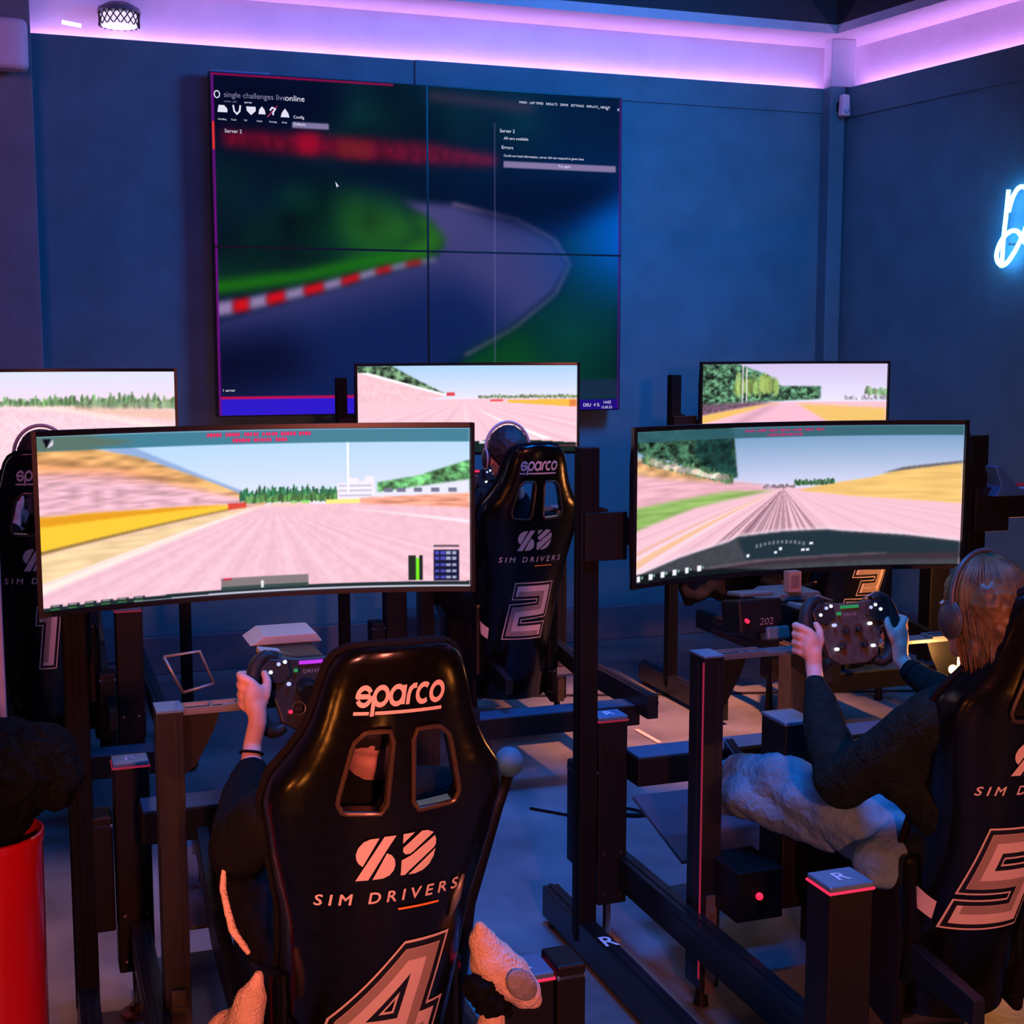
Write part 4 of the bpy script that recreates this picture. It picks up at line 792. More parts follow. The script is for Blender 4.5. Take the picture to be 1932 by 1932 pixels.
    lay(strokes(0.215, -0.215), fn(0.0024), 'number_outline', M_DECAL, t, 0.012); lay(strokes(0.19, -0.19), fn(0.0030), 'number_border', M_DECALB, t, 0.012)
    lay(strokes(0.13, -0.13), fn(0.0036), 'racing_number', M_DECAL, t, 0.012); lay(strokes(-0.01, -0.125), fn(0.0042), 'number_bevel', M_DECALG, t, 0.012)
    if digit == '4': MB().tube([shell_at(0.128, 0.80, 0.004), shell_at(0.118, 0.76, 0.005), shell_at(0.108, 0.72, 0.004)], [0.003, 0.008, 0.003], 8).out('belt_slot_trim', M_GREY, t, smooth=True)
    # sponsor tag on the left side of the shell
    ph = lambda u, q: shell_pt(-1.25 + u, 0.50 + q - u * 0.06, 0.004)
    lay([[Vector(q) for q in ((-0.15, -0.028), (0.25, -0.028), (0.25, 0.018), (-0.15, 0.018))]], ph, 'side_tag', M_DECAL if digit in '25' else M_STEEL, t, 0.03)
    return t
racing_seat(4, '4', 'glossy black racing seat numbered 4 in the centre foreground', 0.014, -1.21, 0.0)
racing_seat(5, '5', 'glossy black racing seat numbered 5 at the right edge', -0.02, -1.05, -0.02)
racing_seat(2, '2', 'black racing seat numbered 2 behind the front left monitor', -0.06, -1.05, 0.10)
racing_seat(1, '1', 'black racing seat at the left edge, mostly hidden by the front left monitor', -0.035, -1.05, 0.12)
racing_seat(3, '3', 'far racing seat with an orange-lit number, seen below the front right monitor', -0.20, -1.05, 0.10)

# ================================================================= COCKPIT FRAMES
def cockpit(n, label, ux, uy, deck_z, rail_x, dz=0.0, red_edge=False, yb=-1.2, pedal_z=0.42, cross=(0.0, 0.60), uxr=None, wx=0.0):
    t = thing('cockpit_frame', RW(n, 0, 0, dz), label, 'racing cockpit', 'racing cockpit frames')
    uxr = uxr or ux
    for s in (-1, 1):
        mb = MB(); mb.box((s * rail_x, (yb + 0.3) / 2, 0.22), (0.045, 0.3 - yb, 0.09)); mb.box((s * rail_x, (yb + 0.3) / 2, 0.2665), (0.012, 0.3 - yb, 0.003)); mb.box((s * (rail_x + 0.0235), (yb + 0.3) / 2, 0.235), (0.002, 0.3 - yb, 0.012)); mb.out('side_rail', M_ALU, t, bevel=0.003)
        X = -ux if s < 0 else uxr
        mb = MB(); mb.box((X, uy, (deck_z + 0.06) / 2 + 0.0), (0.055, 0.08, deck_z - 0.06)); mb.box((X - 0.028, uy, deck_z / 2 + 0.03), (0.002, 0.02, deck_z - 0.1)); mb.box((X + 0.012, uy - 0.041, deck_z / 2 + 0.03), (0.004, 0.002, deck_z - 0.1)); mb.out('upright', M_ALU, t, bevel=0.003)
        MB().box((X, uy, deck_z + 0.003), (0.057, 0.082, 0.006)).out('upright_cap', M_CAP, t, bevel=0.001)
        mb = MB(); mb.prism([(X - s * 0.028, deck_z), (X - s * 0.115, deck_z), (X - s * 0.095, deck_z - 0.055), (X - s * 0.055, deck_z - 0.13), (X - s * 0.028, deck_z - 0.15)], 1, uy - 0.004, uy + 0.004); mb.out('gusset_plate', M_STEEL, t)
        mb = MB(); mb.box((X, uy - 0.045, 0.18), (0.03, 0.006, 0.26))
        for k in range(4): mb.box((X, uy - 0.050, 0.09 + k * 0.06), (0.014, 0.004, 0.012))
        mb.out('slotted_bracket', M_BROWN, t)
        MB().cyl((X, uy, 0.0 - dz), (X, uy, 0.06), 0.020, 0.012, 14).out('foot', M_STEEL, t)
    if red_edge:
        MB().box((-ux - 0.0295, uy - 0.039, deck_z / 2 + 0.04), (0.003, 0.004, deck_z - 0.10)).out('red_edge_strip', E_REDD, t)
    mb = MB(); mb.box((0, uy, deck_z - 0.006), (ux + uxr, 0.055, 0.010)); 
    for s in (-1, 1):
        for yy in (-0.024, 0.024): mb.box((s * (ux - 0.09), uy + yy, deck_z + 0.001), (0.13, 0.006, 0.006))
        for xx in (-0.15, -0.09, -0.03): mb.box((s * (ux + xx + 0.0), uy, deck_z + 0.001), (0.008, 0.05, 0.006))
    mb.out('wheel_deck', mat('deck_metal', (0.20, 0.21, 0.22), 0.35, metal=0.6), t, bevel=0.001)
    # steering motor: body, ribs, top plates
    mb = MB(); mb.box((wx, uy + 0.14, deck_z + 0.035), (0.12, 0.22, 0.10)); mb.out('steering_motor', M_STEEL, t, bevel=0.008)
    bc = M_BEIGE if n == 4 else M_TEAL
    mb = MB(); mb.prism([(wx - 0.085, 0.085), (wx - 0.05, 0.107), (wx + 0.07, 0.107), (wx + 0.085, 0.085)], 1, uy + 0.17, uy + 0.30, M=Matrix.Translation((0, 0, deck_z))); mb.out('motor_cover', bc, t, bevel=0.003)
    mb = MB(); mb.box((wx - 0.06, uy + 0.05, deck_z + 0.095), (0.05, 0.06, 0.012), rot(0, 10, 0)); mb.out('motor_cover', bc, t, bevel=0.002)
    mb = MB(); mb.cyl((wx, uy + 0.04, deck_z + 0.04), (wx, uy - 0.10, deck_z + 0.03), 0.022, seg=16); mb.out('steering_shaft', M_STEEL, t)
    # pedals on an inclined tray
    mb = MB(); mb.box((0, 0.16, pedal_z - 0.10), (rail_x * 1.5, 0.34, 0.012), rot(14, 0, 0)); mb.out('pedal_tray', mat('tray_satin', (0.10, 0.11, 0.13), 0.3, metal=0.4), t, bevel=0.002)
    for i, xx in enumerate((-0.15, -0.02, 0.11)):
        mb = MB(); mb.box((xx, 0.17, pedal_z - 0.01), (0.016, 0.014, 0.16), rot(-18, 0, 0)); pd = mb.out('pedal', M_STEEL, t, bevel=0.002)
        mb = MB(); mb.box((xx, 0.125, pedal_z + 0.05), (0.055, 0.008, 0.10), rot(-18, 0, 0))
        for k in range(5):
            for j in (-1, 1): mb.ball((xx + j * 0.014, 0.118 + 0.006 * (k - 2), pedal_z + 0.05 + (k - 2) * 0.018), 0.003, seg=6)
        mb.out('pedal_face', M_CAP, pd, bevel=0.001)
    # cross members of the motion base
    for yy, zz in ((cross[0], cross[1]), (max(-1.03, yb + 0.1), 0.20)):
        MB().box((0, yy, zz - 0.04), (2 * rail_x, 0.11, 0.08)).out('cross_beam', M_STEEL, t, bevel=0.004)
        MB().box((0, yy, zz + 0.0015), (2 * rail_x - 0.01, 0.104, 0.003)).out('beam_top_lit', mat('beam_blue_lit', (0.05, 0.12, 0.18), 0.35, metal=0.3), t)  # thin sheet whose colour carries the blue light on the beam top
    for s in (-1, 1):
        mb = MB(); mb.prism([(0.05, 0.52), (0.05, 0.60), (-0.30, 0.44), (-1.05, 0.34), (-1.05, 0.28), (-0.3, 0.36)], 0, s * 0.17 - 0.015, s * 0.17 + 0.015); mb.out('seat_rail', M_ALU, t, bevel=0.002)
    if n != 3: MB().box((0, -0.25, 0.20), (rail_x * 1.8, 0.55, 0.008)).out('floor_plate', mat('plate_satin', (0.09, 0.10, 0.12), 0.3, metal=0.3), t)
    return t
cockpit(4, 'black extrusion cockpit frame round the seat numbered 4', 0.268, -0.35, 0.925, 0.31, wx=0.02, uxr=0.30)
cockpit(5, 'black extrusion cockpit frame with a thin red edge line, front right', 0.405, -0.26, 0.925, 0.45, red_edge=True, wx=-0.045, cross=(0.10, 0.57), uxr=0.36)
cockpit(1, 'dark cockpit frame at the far left, below the left monitor', 0.30, -0.35, 0.90, 0.36, dz=0.10)
cockpit(2, 'dark cockpit frame around the seat numbered 2', 0.30, -0.35, 0.90, 0.36, dz=0.10)
cockpit(3, 'dark cockpit frame in the far right corner', 0.30, -0.35, 0.90, 0.33, dz=0.10, yb=-0.95)

# ================================================================= MOTION ACTUATORS
def actuator(n, x, y, label, top=0.66, dz=0.0, w=0.088, glow=False, side=-1, cap=M_CAP, brown=False):
    t = thing('motion_actuator', RW(n, x, y, 0), label, 'actuator', 'motion actuator columns')
    zb = 0.13
    MB().box((0, 0, (top + zb) / 2), (w, w * 0.85, top - zb)).out('column_housing', M_STEEL, t, bevel=0.005)
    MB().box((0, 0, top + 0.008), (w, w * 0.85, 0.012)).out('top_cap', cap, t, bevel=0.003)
    lay(text_polys('R', 0.05, 1, 0.001), lambda u, q: (u, q, top + 0.0148), 'cap_lettering', M_DECAL, t)
    MB().box((0, 0, top + 0.0005), (w + 0.003, w * 0.85 + 0.003, 0.004)).out('light_ring', E_RED if glow else E_REDD, t)
    if brown: MB().box((w / 2 - 0.022, -w * 0.43, (top + zb) / 2 - 0.01), (0.002, 0.0, 0.0)); 
    for s in (-1, 1):
        for zz in (top - 0.38, zb + 0.03):
            mb = MB(); mb.cyl((s * w * 0.3, -w * 0.42, zz), (s * w * 0.3, -w * 0.45, zz), 0.004, seg=8); mb.out('screw', M_CHROME, t)
    MB().cyl((0, 0, 0.025), (0, 0, zb), 0.012, seg=14).out('piston_rod', M_CHROME, t)
    mb = MB(); mb.lathe([(0.042, 0), (0.042, 0.010), (0.026, 0.016), (0.020, 0.030)], seg=24); shade(mb.out('foot_disc', M_COPPER, t), 30)
    if side == 0: return
    MB().box((side * (w / 2 + 0.034), 0.0, 0.33 + zb / 2), (0.058, 0.09, 0.36 - zb / 2)).out('motor_housing', M_STEEL, t, bevel=0.005)
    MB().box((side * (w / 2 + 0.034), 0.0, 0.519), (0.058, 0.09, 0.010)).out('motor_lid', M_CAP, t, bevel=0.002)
    mb = MB(); mb.cyl((side * (w / 2 + 0.036), 0, 0.524), (side * (w / 2 + 0.036), 0, 0.532), 0.009, seg=12); mb.out('bolt', M_CHROME, t)
actuator(4, -0.318, 0.16, 'tall black actuator column with blue-lit cap left of the centre seat')
actuator(5, -0.49, 0.16, 'black actuator column with copper foot beside the tall square post')
actuator(5, -0.545, -1.09, 'black actuator column with glowing red rim beside the seat numbered 5', glow=True, w=0.098, side=0)
actuator(4, 0.31, -0.98, 'black actuator column with red rim at the bottom edge, right of the centre seat', glow=True, w=0.10, side=1, top=0.52)
actuator(3, 0.26, -0.80, 'far black actuator column behind the driver with headset', top=0.76, w=0.10, side=1)
actuator(1, 0.24, -0.85, 'far black actuator column below the front left monitor', top=0.76, w=0.09, side=-1)
actuator(2, -0.42, -0.30, 'dark actuator column left of the seat numbered 2, below the front left monitor', top=0.70, w=0.09)

# ================================================================= STEERING WHEELS
def steering_wheel(n, x, y, z, label, face, led, tilt=-14, s=1.0, dials=True):
    t = thing('steering_wheel', RW(n, x, y, z), label, 'steering wheel', 'button steering wheels')
    t.rotation_euler = (Matrix.Rotation(K, 3, 'Z') @ Matrix.Rotation(math.radians(tilt), 3, 'X')).to_euler(); t.scale = (s, s, s)
    o = [(-0.085, 0.052), (-0.065, 0.072), (-0.03, 0.066), (0.03, 0.066), (0.065, 0.072), (0.085, 0.052), (0.088, -0.005), (0.07, -0.07), (0.04, -0.088), (-0.04, -0.088), (-0.07, -0.07), (-0.088, -0.005)]
    MB().prism(o, 1, -0.012, 0.012).out('face_plate', face, t, bevel=0.004)
    for sx in (-1, 1):
        pth = [(sx * 0.072, -0.002, 0.070), (sx * 0.095, -0.004, 0.078), (sx * 0.116, -0.004, 0.062), (sx * 0.127, -0.006, 0.030), (sx * 0.128, -0.006, -0.005), (sx * 0.122, -0.005, -0.045), (sx * 0.106, -0.004, -0.078), (sx * 0.085, 0, -0.090), (sx * 0.065, 0.002, -0.078)]
        for _ in range(2):
            q = [Vector(pth[0])]
            for a, b in zip(pth, pth[1:]): a, b = Vector(a), Vector(b); q += [a.lerp(b, .25), a.lerp(b, .75)]
            q.append(Vector(pth[-1])); pth = q
        g = MB().tube(pth, [0.012 + 0.006 * math.sin(PI * i / (len(pth) - 1)) for i in range(len(pth))], 12).out('grip', M_RUB, t); shade(g, 60)
        mb = MB(); mb.tube([(sx * 0.045, -0.010, 0.074), (sx * 0.085, -0.010, 0.088), (sx * 0.108, -0.010, 0.082), (sx * 0.128, -0.010, 0.058), (sx * 0.136, -0.010, 0.035)], 0.0028, 6); mb.out('metal_edge', M_GREY, t, smooth=True)
        mb = MB(); mb.prism([(sx * 0.045, 0.03), (sx * 0.05, 0.062), (sx * 0.09, 0.070), (sx * 0.112, 0.048), (sx * 0.105, 0.02), (sx * 0.07, 0.012)], 1, -0.020, -0.010); mb.out('button_pod', M_WDARK, t, bevel=0.003)
    for i, (bx, bz, m) in enumerate([(-0.072, 0.056, E_BLUEW), (-0.058, 0.060, E_WHITE), (-0.090, 0.040, E_WHITE), (0.072, 0.056, E_WHITE), (0.086, 0.044, E_WHITE), (0.058, 0.050, E_BLUEW), (-0.052, 0.012, E_BLUEW), (0.052, 0.010, E_WHITE), (-0.052, -0.048, E_RED if n == 4 else E_WHITE), (0.055, -0.046, E_WHITE), (-0.035, 0.040, E_GRN)]):
        MB().cyl((bx, -0.012, bz), (bx, -0.023, bz), 0.0042, seg=12).out('button', m, t)
    for bx, bz in ((-0.018, -0.005), (0.018, -0.003), (-0.033, -0.042), (0.030, -0.042)):
        mb = MB(); mb.cyl((bx, -0.012, bz), (bx, -0.026, bz), 0.009, 0.007, 16); d = mb.out('rotary_dial', M_WDARK, t, bevel=0.001)
        mb = MB(); mb.tube([(bx + 0.0145 * math.cos(2 * PI * k / 20), -0.0135, bz + 0.0145 * math.sin(2 * PI * k / 20)) for k in range(20)], 0.0011, 5, closed=True); mb.out('dial_ring', M_BRONZE if n == 5 else M_GREY, d)
    MB().box((0, -0.014, 0.056), (0.052, 0.004, 0.008)).out('light_bar', led, t)
    lay(text_polys('DRIVE', 0.012, 1.2), lambda u, q: (u, -0.0128, q + 0.036), 'lettering', M_DECALG, t)
    MB().cyl((0, 0.012, -0.005), (0, 0.05, -0.005), 0.026, seg=20).out('quick_release', M_STEEL, t)
    for sx in (-1, 1):
        mb = MB(); mb.prism([(sx * 0.04, -0.03), (sx * 0.04, 0.03), (sx * 0.098, 0.045), (sx * 0.104, 0.0), (sx * 0.09, -0.03)], 1, 0.018, 0.021); mb.out('shift_paddle', M_CAP, t)
    return t
WH = {4: (0.035, -0.39, 0.955), 5: (-0.055, -0.355, 0.985)}
steering_wheel(4, *WH[4], 'dark button-covered steering wheel with purple light bar, behind the seat numbered 4', M_WDARK, E_PURP)
steering_wheel(5, *WH[5], 'brown-faced button steering wheel held by the driver in jeans', M_WFACE, E_GRN)
steering_wheel(2, -0.10, -0.40, 1.115, 'far dark steering wheel left of the seat numbered 2', M_WDARK, E_RED, s=1.0)

# ================================================================= PEOPLE
def hand(gx, gy, zc, o):
    """fist round an upright grip; o = side the fingers leave from (-1 left, 1 right). Returns chains, balls"""
    ch = []
    for i in range(4):
        z = zc + 0.036 - i * 0.021; r = (0.0098, 0.0102, 0.0096, 0.0084)[i]; L = (0.95, 1.05, 1.0, 0.85)[i]
        ch.append([((gx + o * 0.008, gy - 0.026, z - 0.006), r * 1.05), ((gx + o * 0.026, gy - 0.012, z + 0.004), r * 1.08), ((gx + o * 0.028, gy + 0.012, z + 0.004), r), ((gx + o * 0.008, gy + 0.028 * L, z + 0.001), r * 0.92), ((gx - o * 0.014, gy + 0.022 * L, z - 0.001), r * 0.82)])
    ch.append([((gx - o * 0.006, gy - 0.030, zc - 0.022), 0.0135), ((gx - o * 0.020, gy - 0.027, zc + 0.004), 0.0115), ((gx - o * 0.026, gy - 0.015, zc + 0.028), 0.0100), ((gx - o * 0.022, gy - 0.003, zc + 0.044), 0.0085)])
    b = [((gx + o * 0.003, gy - 0.029, zc - 0.010), 0.030, (0.82, 0.52, 1.45), 18)]
    return ch, b
def person(n, label, P):
    t = thing('person', RW(n, *P['base']), label, 'person', None)
    B = Vector(P['base'])
    def L(c): return [((Vector(p) - B)[:], r) for p, r in c]
    chains, balls = [], []
    torso = P['torso']; chains.append(L(torso)); chains.append(L(P['shoulders']))
    for s in ('left', 'right'):
        chains.append(L(P[s + '_arm'])); 
        if s + '_hand' in P:
            gx, gy, zc, o = P[s + '_hand']; hc, hb = hand(gx - B.x, gy - B.y, zc - B.z, o); chains += hc; balls += hb
            wr = P[s + '_arm'][-1]; chains.append([((Vector(wr[0]) - B)[:], wr[1]), ((gx - B.x, gy - 0.034 - B.y, zc - 0.055 - B.z), wr[1] * 1.02), ((gx - B.x, gy - 0.030 - B.y, zc - 0.02 - B.z), wr[1] * 1.05)])
        chains.append(L(P[s + '_leg']))
    hx, hy, hz = Vector(P['head']) - B
    R = rot(P.get('nod', 0), 0, P.get('turn', 0))
    hd = lambda v: (Vector((hx, hy, hz)) + R @ Vector(v))[:]
    balls += [(hd((0, -0.004, 0.022)), 1, (0.070, 0.086, 0.088), 24, R), (hd((0, 0.022, -0.030)), 1, (0.054, 0.064, 0.075), 20, R), (hd((0, 0.062, -0.082)), 1, (0.024, 0.022, 0.020), 14, R)]
    balls += [(hd((0, 0.094, -0.018)), 1, (0.011, 0.017, 0.016), 12, R), (hd((0, 0.088, 0.0)), 1, (0.008, 0.010, 0.022), 12, R), (hd((0, 0.080, -0.052)), 1, (0.021, 0.010, 0.010), 12, R)]
    for s in (-1, 1):
        balls += [(hd((s * 0.071, -0.002, -0.008)), 1, (0.008, 0.019, 0.029), 12, R), (hd((s * 0.028, 0.072, 0.018)), 1, (0.018, 0.012, 0.006), 12, R), (hd((s * 0.036, 0.058, -0.022)), 1, (0.020, 0.020, 0.018), 12, R)]
    chains.append([(torso[-1][0] and (Vector(torso[-1][0]) - B)[:], torso[-1][1]), (hd((0, -0.012, -0.05)), 0.042)])
    body = flesh('body', M_SKIN, t, chains, balls, voxel=0.0045, smooth=3)
    for s in (-1, 1):
        e = MB().ball(hd((s * 0.028, 0.0745, 0.004)), 0.0105).out('eye', mat('eye_white', (0.7, 0.7, 0.68), 0.2), t, smooth=True)
    # clothes
    top = [L([(p, r + 0.014) for p, r in torso]), L([(p, r + 0.012) for p, r in P['shoulders']])]
    for s in ('left', 'right'):
        a = P[s + '_arm']; k = P.get('sleeve', 0.93); e = Vector(a[-2][0]).lerp(Vector(a[-1][0]), k); rr = a[-2][1] * (1 - k) + a[-1][1] * k
        top.append(L([(p, r + (0.016 if i else 0.012)) for i, (p, r) in enumerate(a[:-1])] + [(tuple(e), rr + 0.009)]))
    for w_ in P.get('folds', []): top.append(L(w_))
    o = flesh('sweater' if n == 5 else 't_shirt', P['top_mat'], t, top, [], voxel=0.007, smooth=3)
    dsp = o.modifiers.new('d', 'DISPLACE'); tx = bpy.data.textures.new('folds', 'CLOUDS'); tx.noise_scale = 0.06; dsp.texture = tx; dsp.strength = 0.012; dsp.mid_level = 0.5; freeze(o)
    leg = [L([(torso[0][0], torso[0][1] + 0.012), (torso[1][0], torso[1][1] + 0.004)])]
    for s in ('left', 'right'): leg.append(L([(p, r + 0.018) for p, r in P[s + '_leg'][:-1]]))
    for w_ in P.get('leg_folds', []): leg.append(L(w_))
    o = flesh('jeans' if n == 5 else 'trousers', P['leg_mat'], t, leg, [], voxel=0.008, smooth=3)
    dsp = o.modifiers.new('d', 'DISPLACE'); tx = bpy.data.textures.new('folds', 'CLOUDS'); tx.noise_scale = 0.07; dsp.texture = tx; dsp.strength = 0.022; dsp.mid_level = 0.5; freeze(o)
    for s in ('left', 'right'):
        a = Vector(P[s + '_leg'][-2][0]); b = Vector(P[s + '_leg'][-1][0])
        flesh('shoe', M_FAB, t, [L([(tuple(a.lerp(b, .35)), 0.036), (tuple(a.lerp(b, 0.75)), 0.032), (tuple(b), 0.026)]), L([(tuple(a.lerp(b, 0.2) + Vector((0, 0.0, -0.02))), 0.036), (tuple(b + Vector((0, 0.01, -0.005))), 0.028)])], [], 0.007, 2)
    hc = [[((Vector(p) - B)[:] if w3 else hd(p), r) for p, r, w3 in q] for q in P.get('hair', [])]
    hb = [(hd((0, -0.012, 0.034)), 1, (0.077, 0.090, 0.087), 24, R)] + [(hd(c), 1, s_, 18, R) for c, s_ in P.get('hair_balls', [])]
    o = flesh('hair', P['hair_mat'], t, hc, hb, 0.005, 2)
    dsp = o.modifiers.new('d', 'DISPLACE'); tx = bpy.data.textures.new('hairtex', 'CLOUDS'); tx.noise_scale = 0.018; dsp.texture = tx; dsp.strength = 0.010; dsp.mid_level = 0.5; freeze(o)
    for nm, pts_, m in P.get('bands', []):
        (p0, r0, ax) = pts_; c = Vector(p0) - B; ax = Vector(ax).normalized(); u = ax.orthogonal().normalized(); v_ = ax.cross(u)
        MB().tube([c + (u * math.cos(2 * PI * k / 24) + v_ * math.sin(2 * PI * k / 24)) * r0 for k in range(24)], 0.0032 if nm != 'watch' else 0.007, 8, closed=True).out(nm, m, t, smooth=True)
    return t, hd, R, B
M_DHAIR = mat('dark_hair', (0.02, 0.018, 0.016), 0.6, var=0.5, scale=40)
p5 = dict(base=(-0.02, -0.80, 0.43), top_mat=M_SWEAT, leg_mat=M_JEAN, hair_mat=M_BLOND, nod=-4, turn=8,
    torso=[((-0.02, -0.76, 0.52), 0.098), ((-0.02, -0.82, 0.64), 0.098), ((-0.03, -0.87, 0.79), 0.105), ((-0.05, -0.91, 0.90), 0.09), ((-0.085, -0.925, 1.00), 0.046)],
    shoulders=[((-0.19, -0.89, 0.905), 0.054), ((-0.05, -0.915, 0.935), 0.062), ((0.11, -0.90, 0.905), 0.054)],
    left_arm=[((-0.19, -0.89, 0.905), 0.054), ((-0.245, -0.79, 0.80), 0.047), ((-0.285, -0.69, 0.71), 0.043), ((-0.245, -0.56, 0.79), 0.037), ((-0.192, -0.425, 0.875), 0.0205)],
    right_arm=[((0.11, -0.90, 0.905), 0.054), ((0.13, -0.78, 0.83), 0.045), ((0.135, -0.67, 0.80), 0.040), ((0.11, -0.54, 0.84), 0.032), ((0.078, -0.425, 0.885), 0.0205)],
    left_hand=(-0.180, -0.362, 0.963, -1), right_hand=(0.072, -0.362, 0.963, 1),
    left_leg=[((-0.08, -0.73, 0.52), 0.080), ((-0.17, -0.52, 0.575), 0.070), ((-0.235, -0.33, 0.60), 0.056), ((-0.245, -0.16, 0.555), 0.048), ((-0.20, 0.0, 0.50), 0.034), ((-0.16, 0.09, 0.53), 0.026)],
    right_leg=[((0.05, -0.73, 0.52), 0.080), ((0.06, -0.50, 0.58), 0.068), ((0.05, -0.32, 0.61), 0.056), ((0.05, -0.16, 0.555), 0.046), ((0.06, 0.0, 0.50), 0.034), ((0.08, 0.09, 0.53), 0.026)],
    leg_folds=[[((-0.17, -0.50, 0.53), 0.07), ((-0.28, -0.28, 0.55), 0.062), ((-0.30, -0.18, 0.52), 0.05)], [((-0.12, -0.72, 0.53), 0.09), ((-0.22, -0.74, 0.53), 0.055)]],
    folds=[[((-0.19, -0.86, 0.86), 0.06), ((-0.20, -0.80, 0.74), 0.055), ((-0.12, -0.84, 0.70), 0.09)]],
    head=(-0.116, -0.935, 1.137), hair=[[((-0.02, -0.05, 0.03), 0.062, 0), ((-0.005, -0.055, -0.04), 0.058, 0), ((0.01, -0.045, -0.09), 0.045, 0)], [((0.045, -0.02, 0.0), 0.04, 0), ((0.05, -0.02, -0.07), 0.036, 0)], [((-0.045, -0.03, 0.0), 0.036, 0), ((-0.045, -0.04, -0.075), 0.028, 0)]],
    bands=[('bracelet', ((-0.196, -0.435, 0.865), 0.0245, (0.3, 0.5, 0.8)), M_FAB), ('watch', ((0.083, -0.44, 0.880), 0.025, (-0.2, 0.8, 0.35)), M_FAB)])
pt, hd, R5, B5 = person(5, 'driver in dark sweater and blue jeans with long golden-brown hair, both hands on the wheel', p5)
rs = random.Random(11); mb = MB()
for k in range(640):
    az = rs.uniform(-PI * 1.22, PI * 0.22) ; sx_, sy_ = math.cos(az), math.sin(az)
    if sy_ > 0.35: continue
    L_ = rs.uniform(-0.135, -0.085) if sy_ < 0.2 else rs.uniform(-0.05, 0.0); g = rs.uniform(0.0, 0.006); pts_ = []
    for q in range(7):
        th = math.radians(8 + q * 14); pts_.append((sx_ * (0.079 + g) * math.sin(th), -0.012 + sy_ * (0.093 + g) * math.sin(th), 0.034 + (0.089 + g) * math.cos(th)))
    x_, y_, z_ = pts_[-1]; n_ = 5; wv = rs.uniform(-0.006, 0.006)
    for q in range(1, n_ + 1):
        f_ = q / n_; pts_.append((x_ * (1 - 0.22 * f_) + wv * math.sin(f_ * 5), y_ * (1 - 0.15 * f_) + (0.018 if abs(x_) > 0.03 else 0.0) * -f_, z_ + (L_ - z_) * f_))
    mb.tube([hd(p_) for p_ in pts_], [0.0019] * (len(pts_) - 1) + [0.0008], 4)
mb.out('hair_strands', M_BLOND, pt, smooth=True)
p4 = dict(base=(0.0, -0.95, 0.45), top_mat=M_TEE, leg_mat=M_FAB, hair_mat=M_DHAIR, sleeve=0.10,
    torso=[((0.0, -0.90, 0.53), 0.090), ((0.0, -0.95, 0.64), 0.090), ((0.0, -1.0, 0.78), 0.095), ((0.0, -1.03, 0.88), 0.08), ((0.0, -1.045, 0.965), 0.042)],
    shoulders=[((-0.155, -1.0, 0.885), 0.05), ((0.0, -1.03, 0.905), 0.055), ((0.14, -1.0, 0.885), 0.05)],
    left_arm=[((-0.155, -1.0, 0.885), 0.05), ((-0.185, -0.86, 0.80), 0.046), ((-0.180, -0.74, 0.735), 0.044), ((-0.145, -0.60, 0.775), 0.040), ((-0.115, -0.475, 0.800), 0.024), ((-0.103, -0.430, 0.850), 0.0195)],
    right_arm=[((0.14, -1.0, 0.885), 0.05), ((0.175, -0.86, 0.79), 0.042), ((0.19, -0.74, 0.74), 0.038), ((0.18, -0.60, 0.79), 0.032), ((0.168, -0.46, 0.87), 0.020)],
    left_hand=(-0.091, -0.400, 0.955, -1), right_hand=(0.160, -0.397, 0.945, 1),
    left_leg=[((-0.06, -0.86, 0.53), 0.075), ((-0.11, -0.60, 0.56), 0.062), ((-0.12, -0.42, 0.60), 0.05), ((-0.11, -0.2, 0.53), 0.04), ((-0.10, 0.02, 0.47), 0.03), ((-0.09, 0.09, 0.50), 0.025)],
    right_leg=[((0.06, -0.86, 0.53), 0.075), ((0.11, -0.60, 0.56), 0.062), ((0.12, -0.42, 0.60), 0.05), ((0.11, -0.2, 0.53), 0.04), ((0.10, 0.02, 0.47), 0.03), ((0.09, 0.09, 0.50), 0.025)],
    head=(0.0, -1.075, 1.065), bands=[('bracelet', ((-0.107, -0.445, 0.838), 0.0235, (0.2, 0.4, 0.9)), M_FAB), ('bracelet', ((-0.114, -0.468, 0.812), 0.0265, (0.2, 0.3, 0.9)), M_FAB)])
person(4, 'driver in black t-shirt hidden behind the seat numbered 4, one bare hand on the wheel', p4)
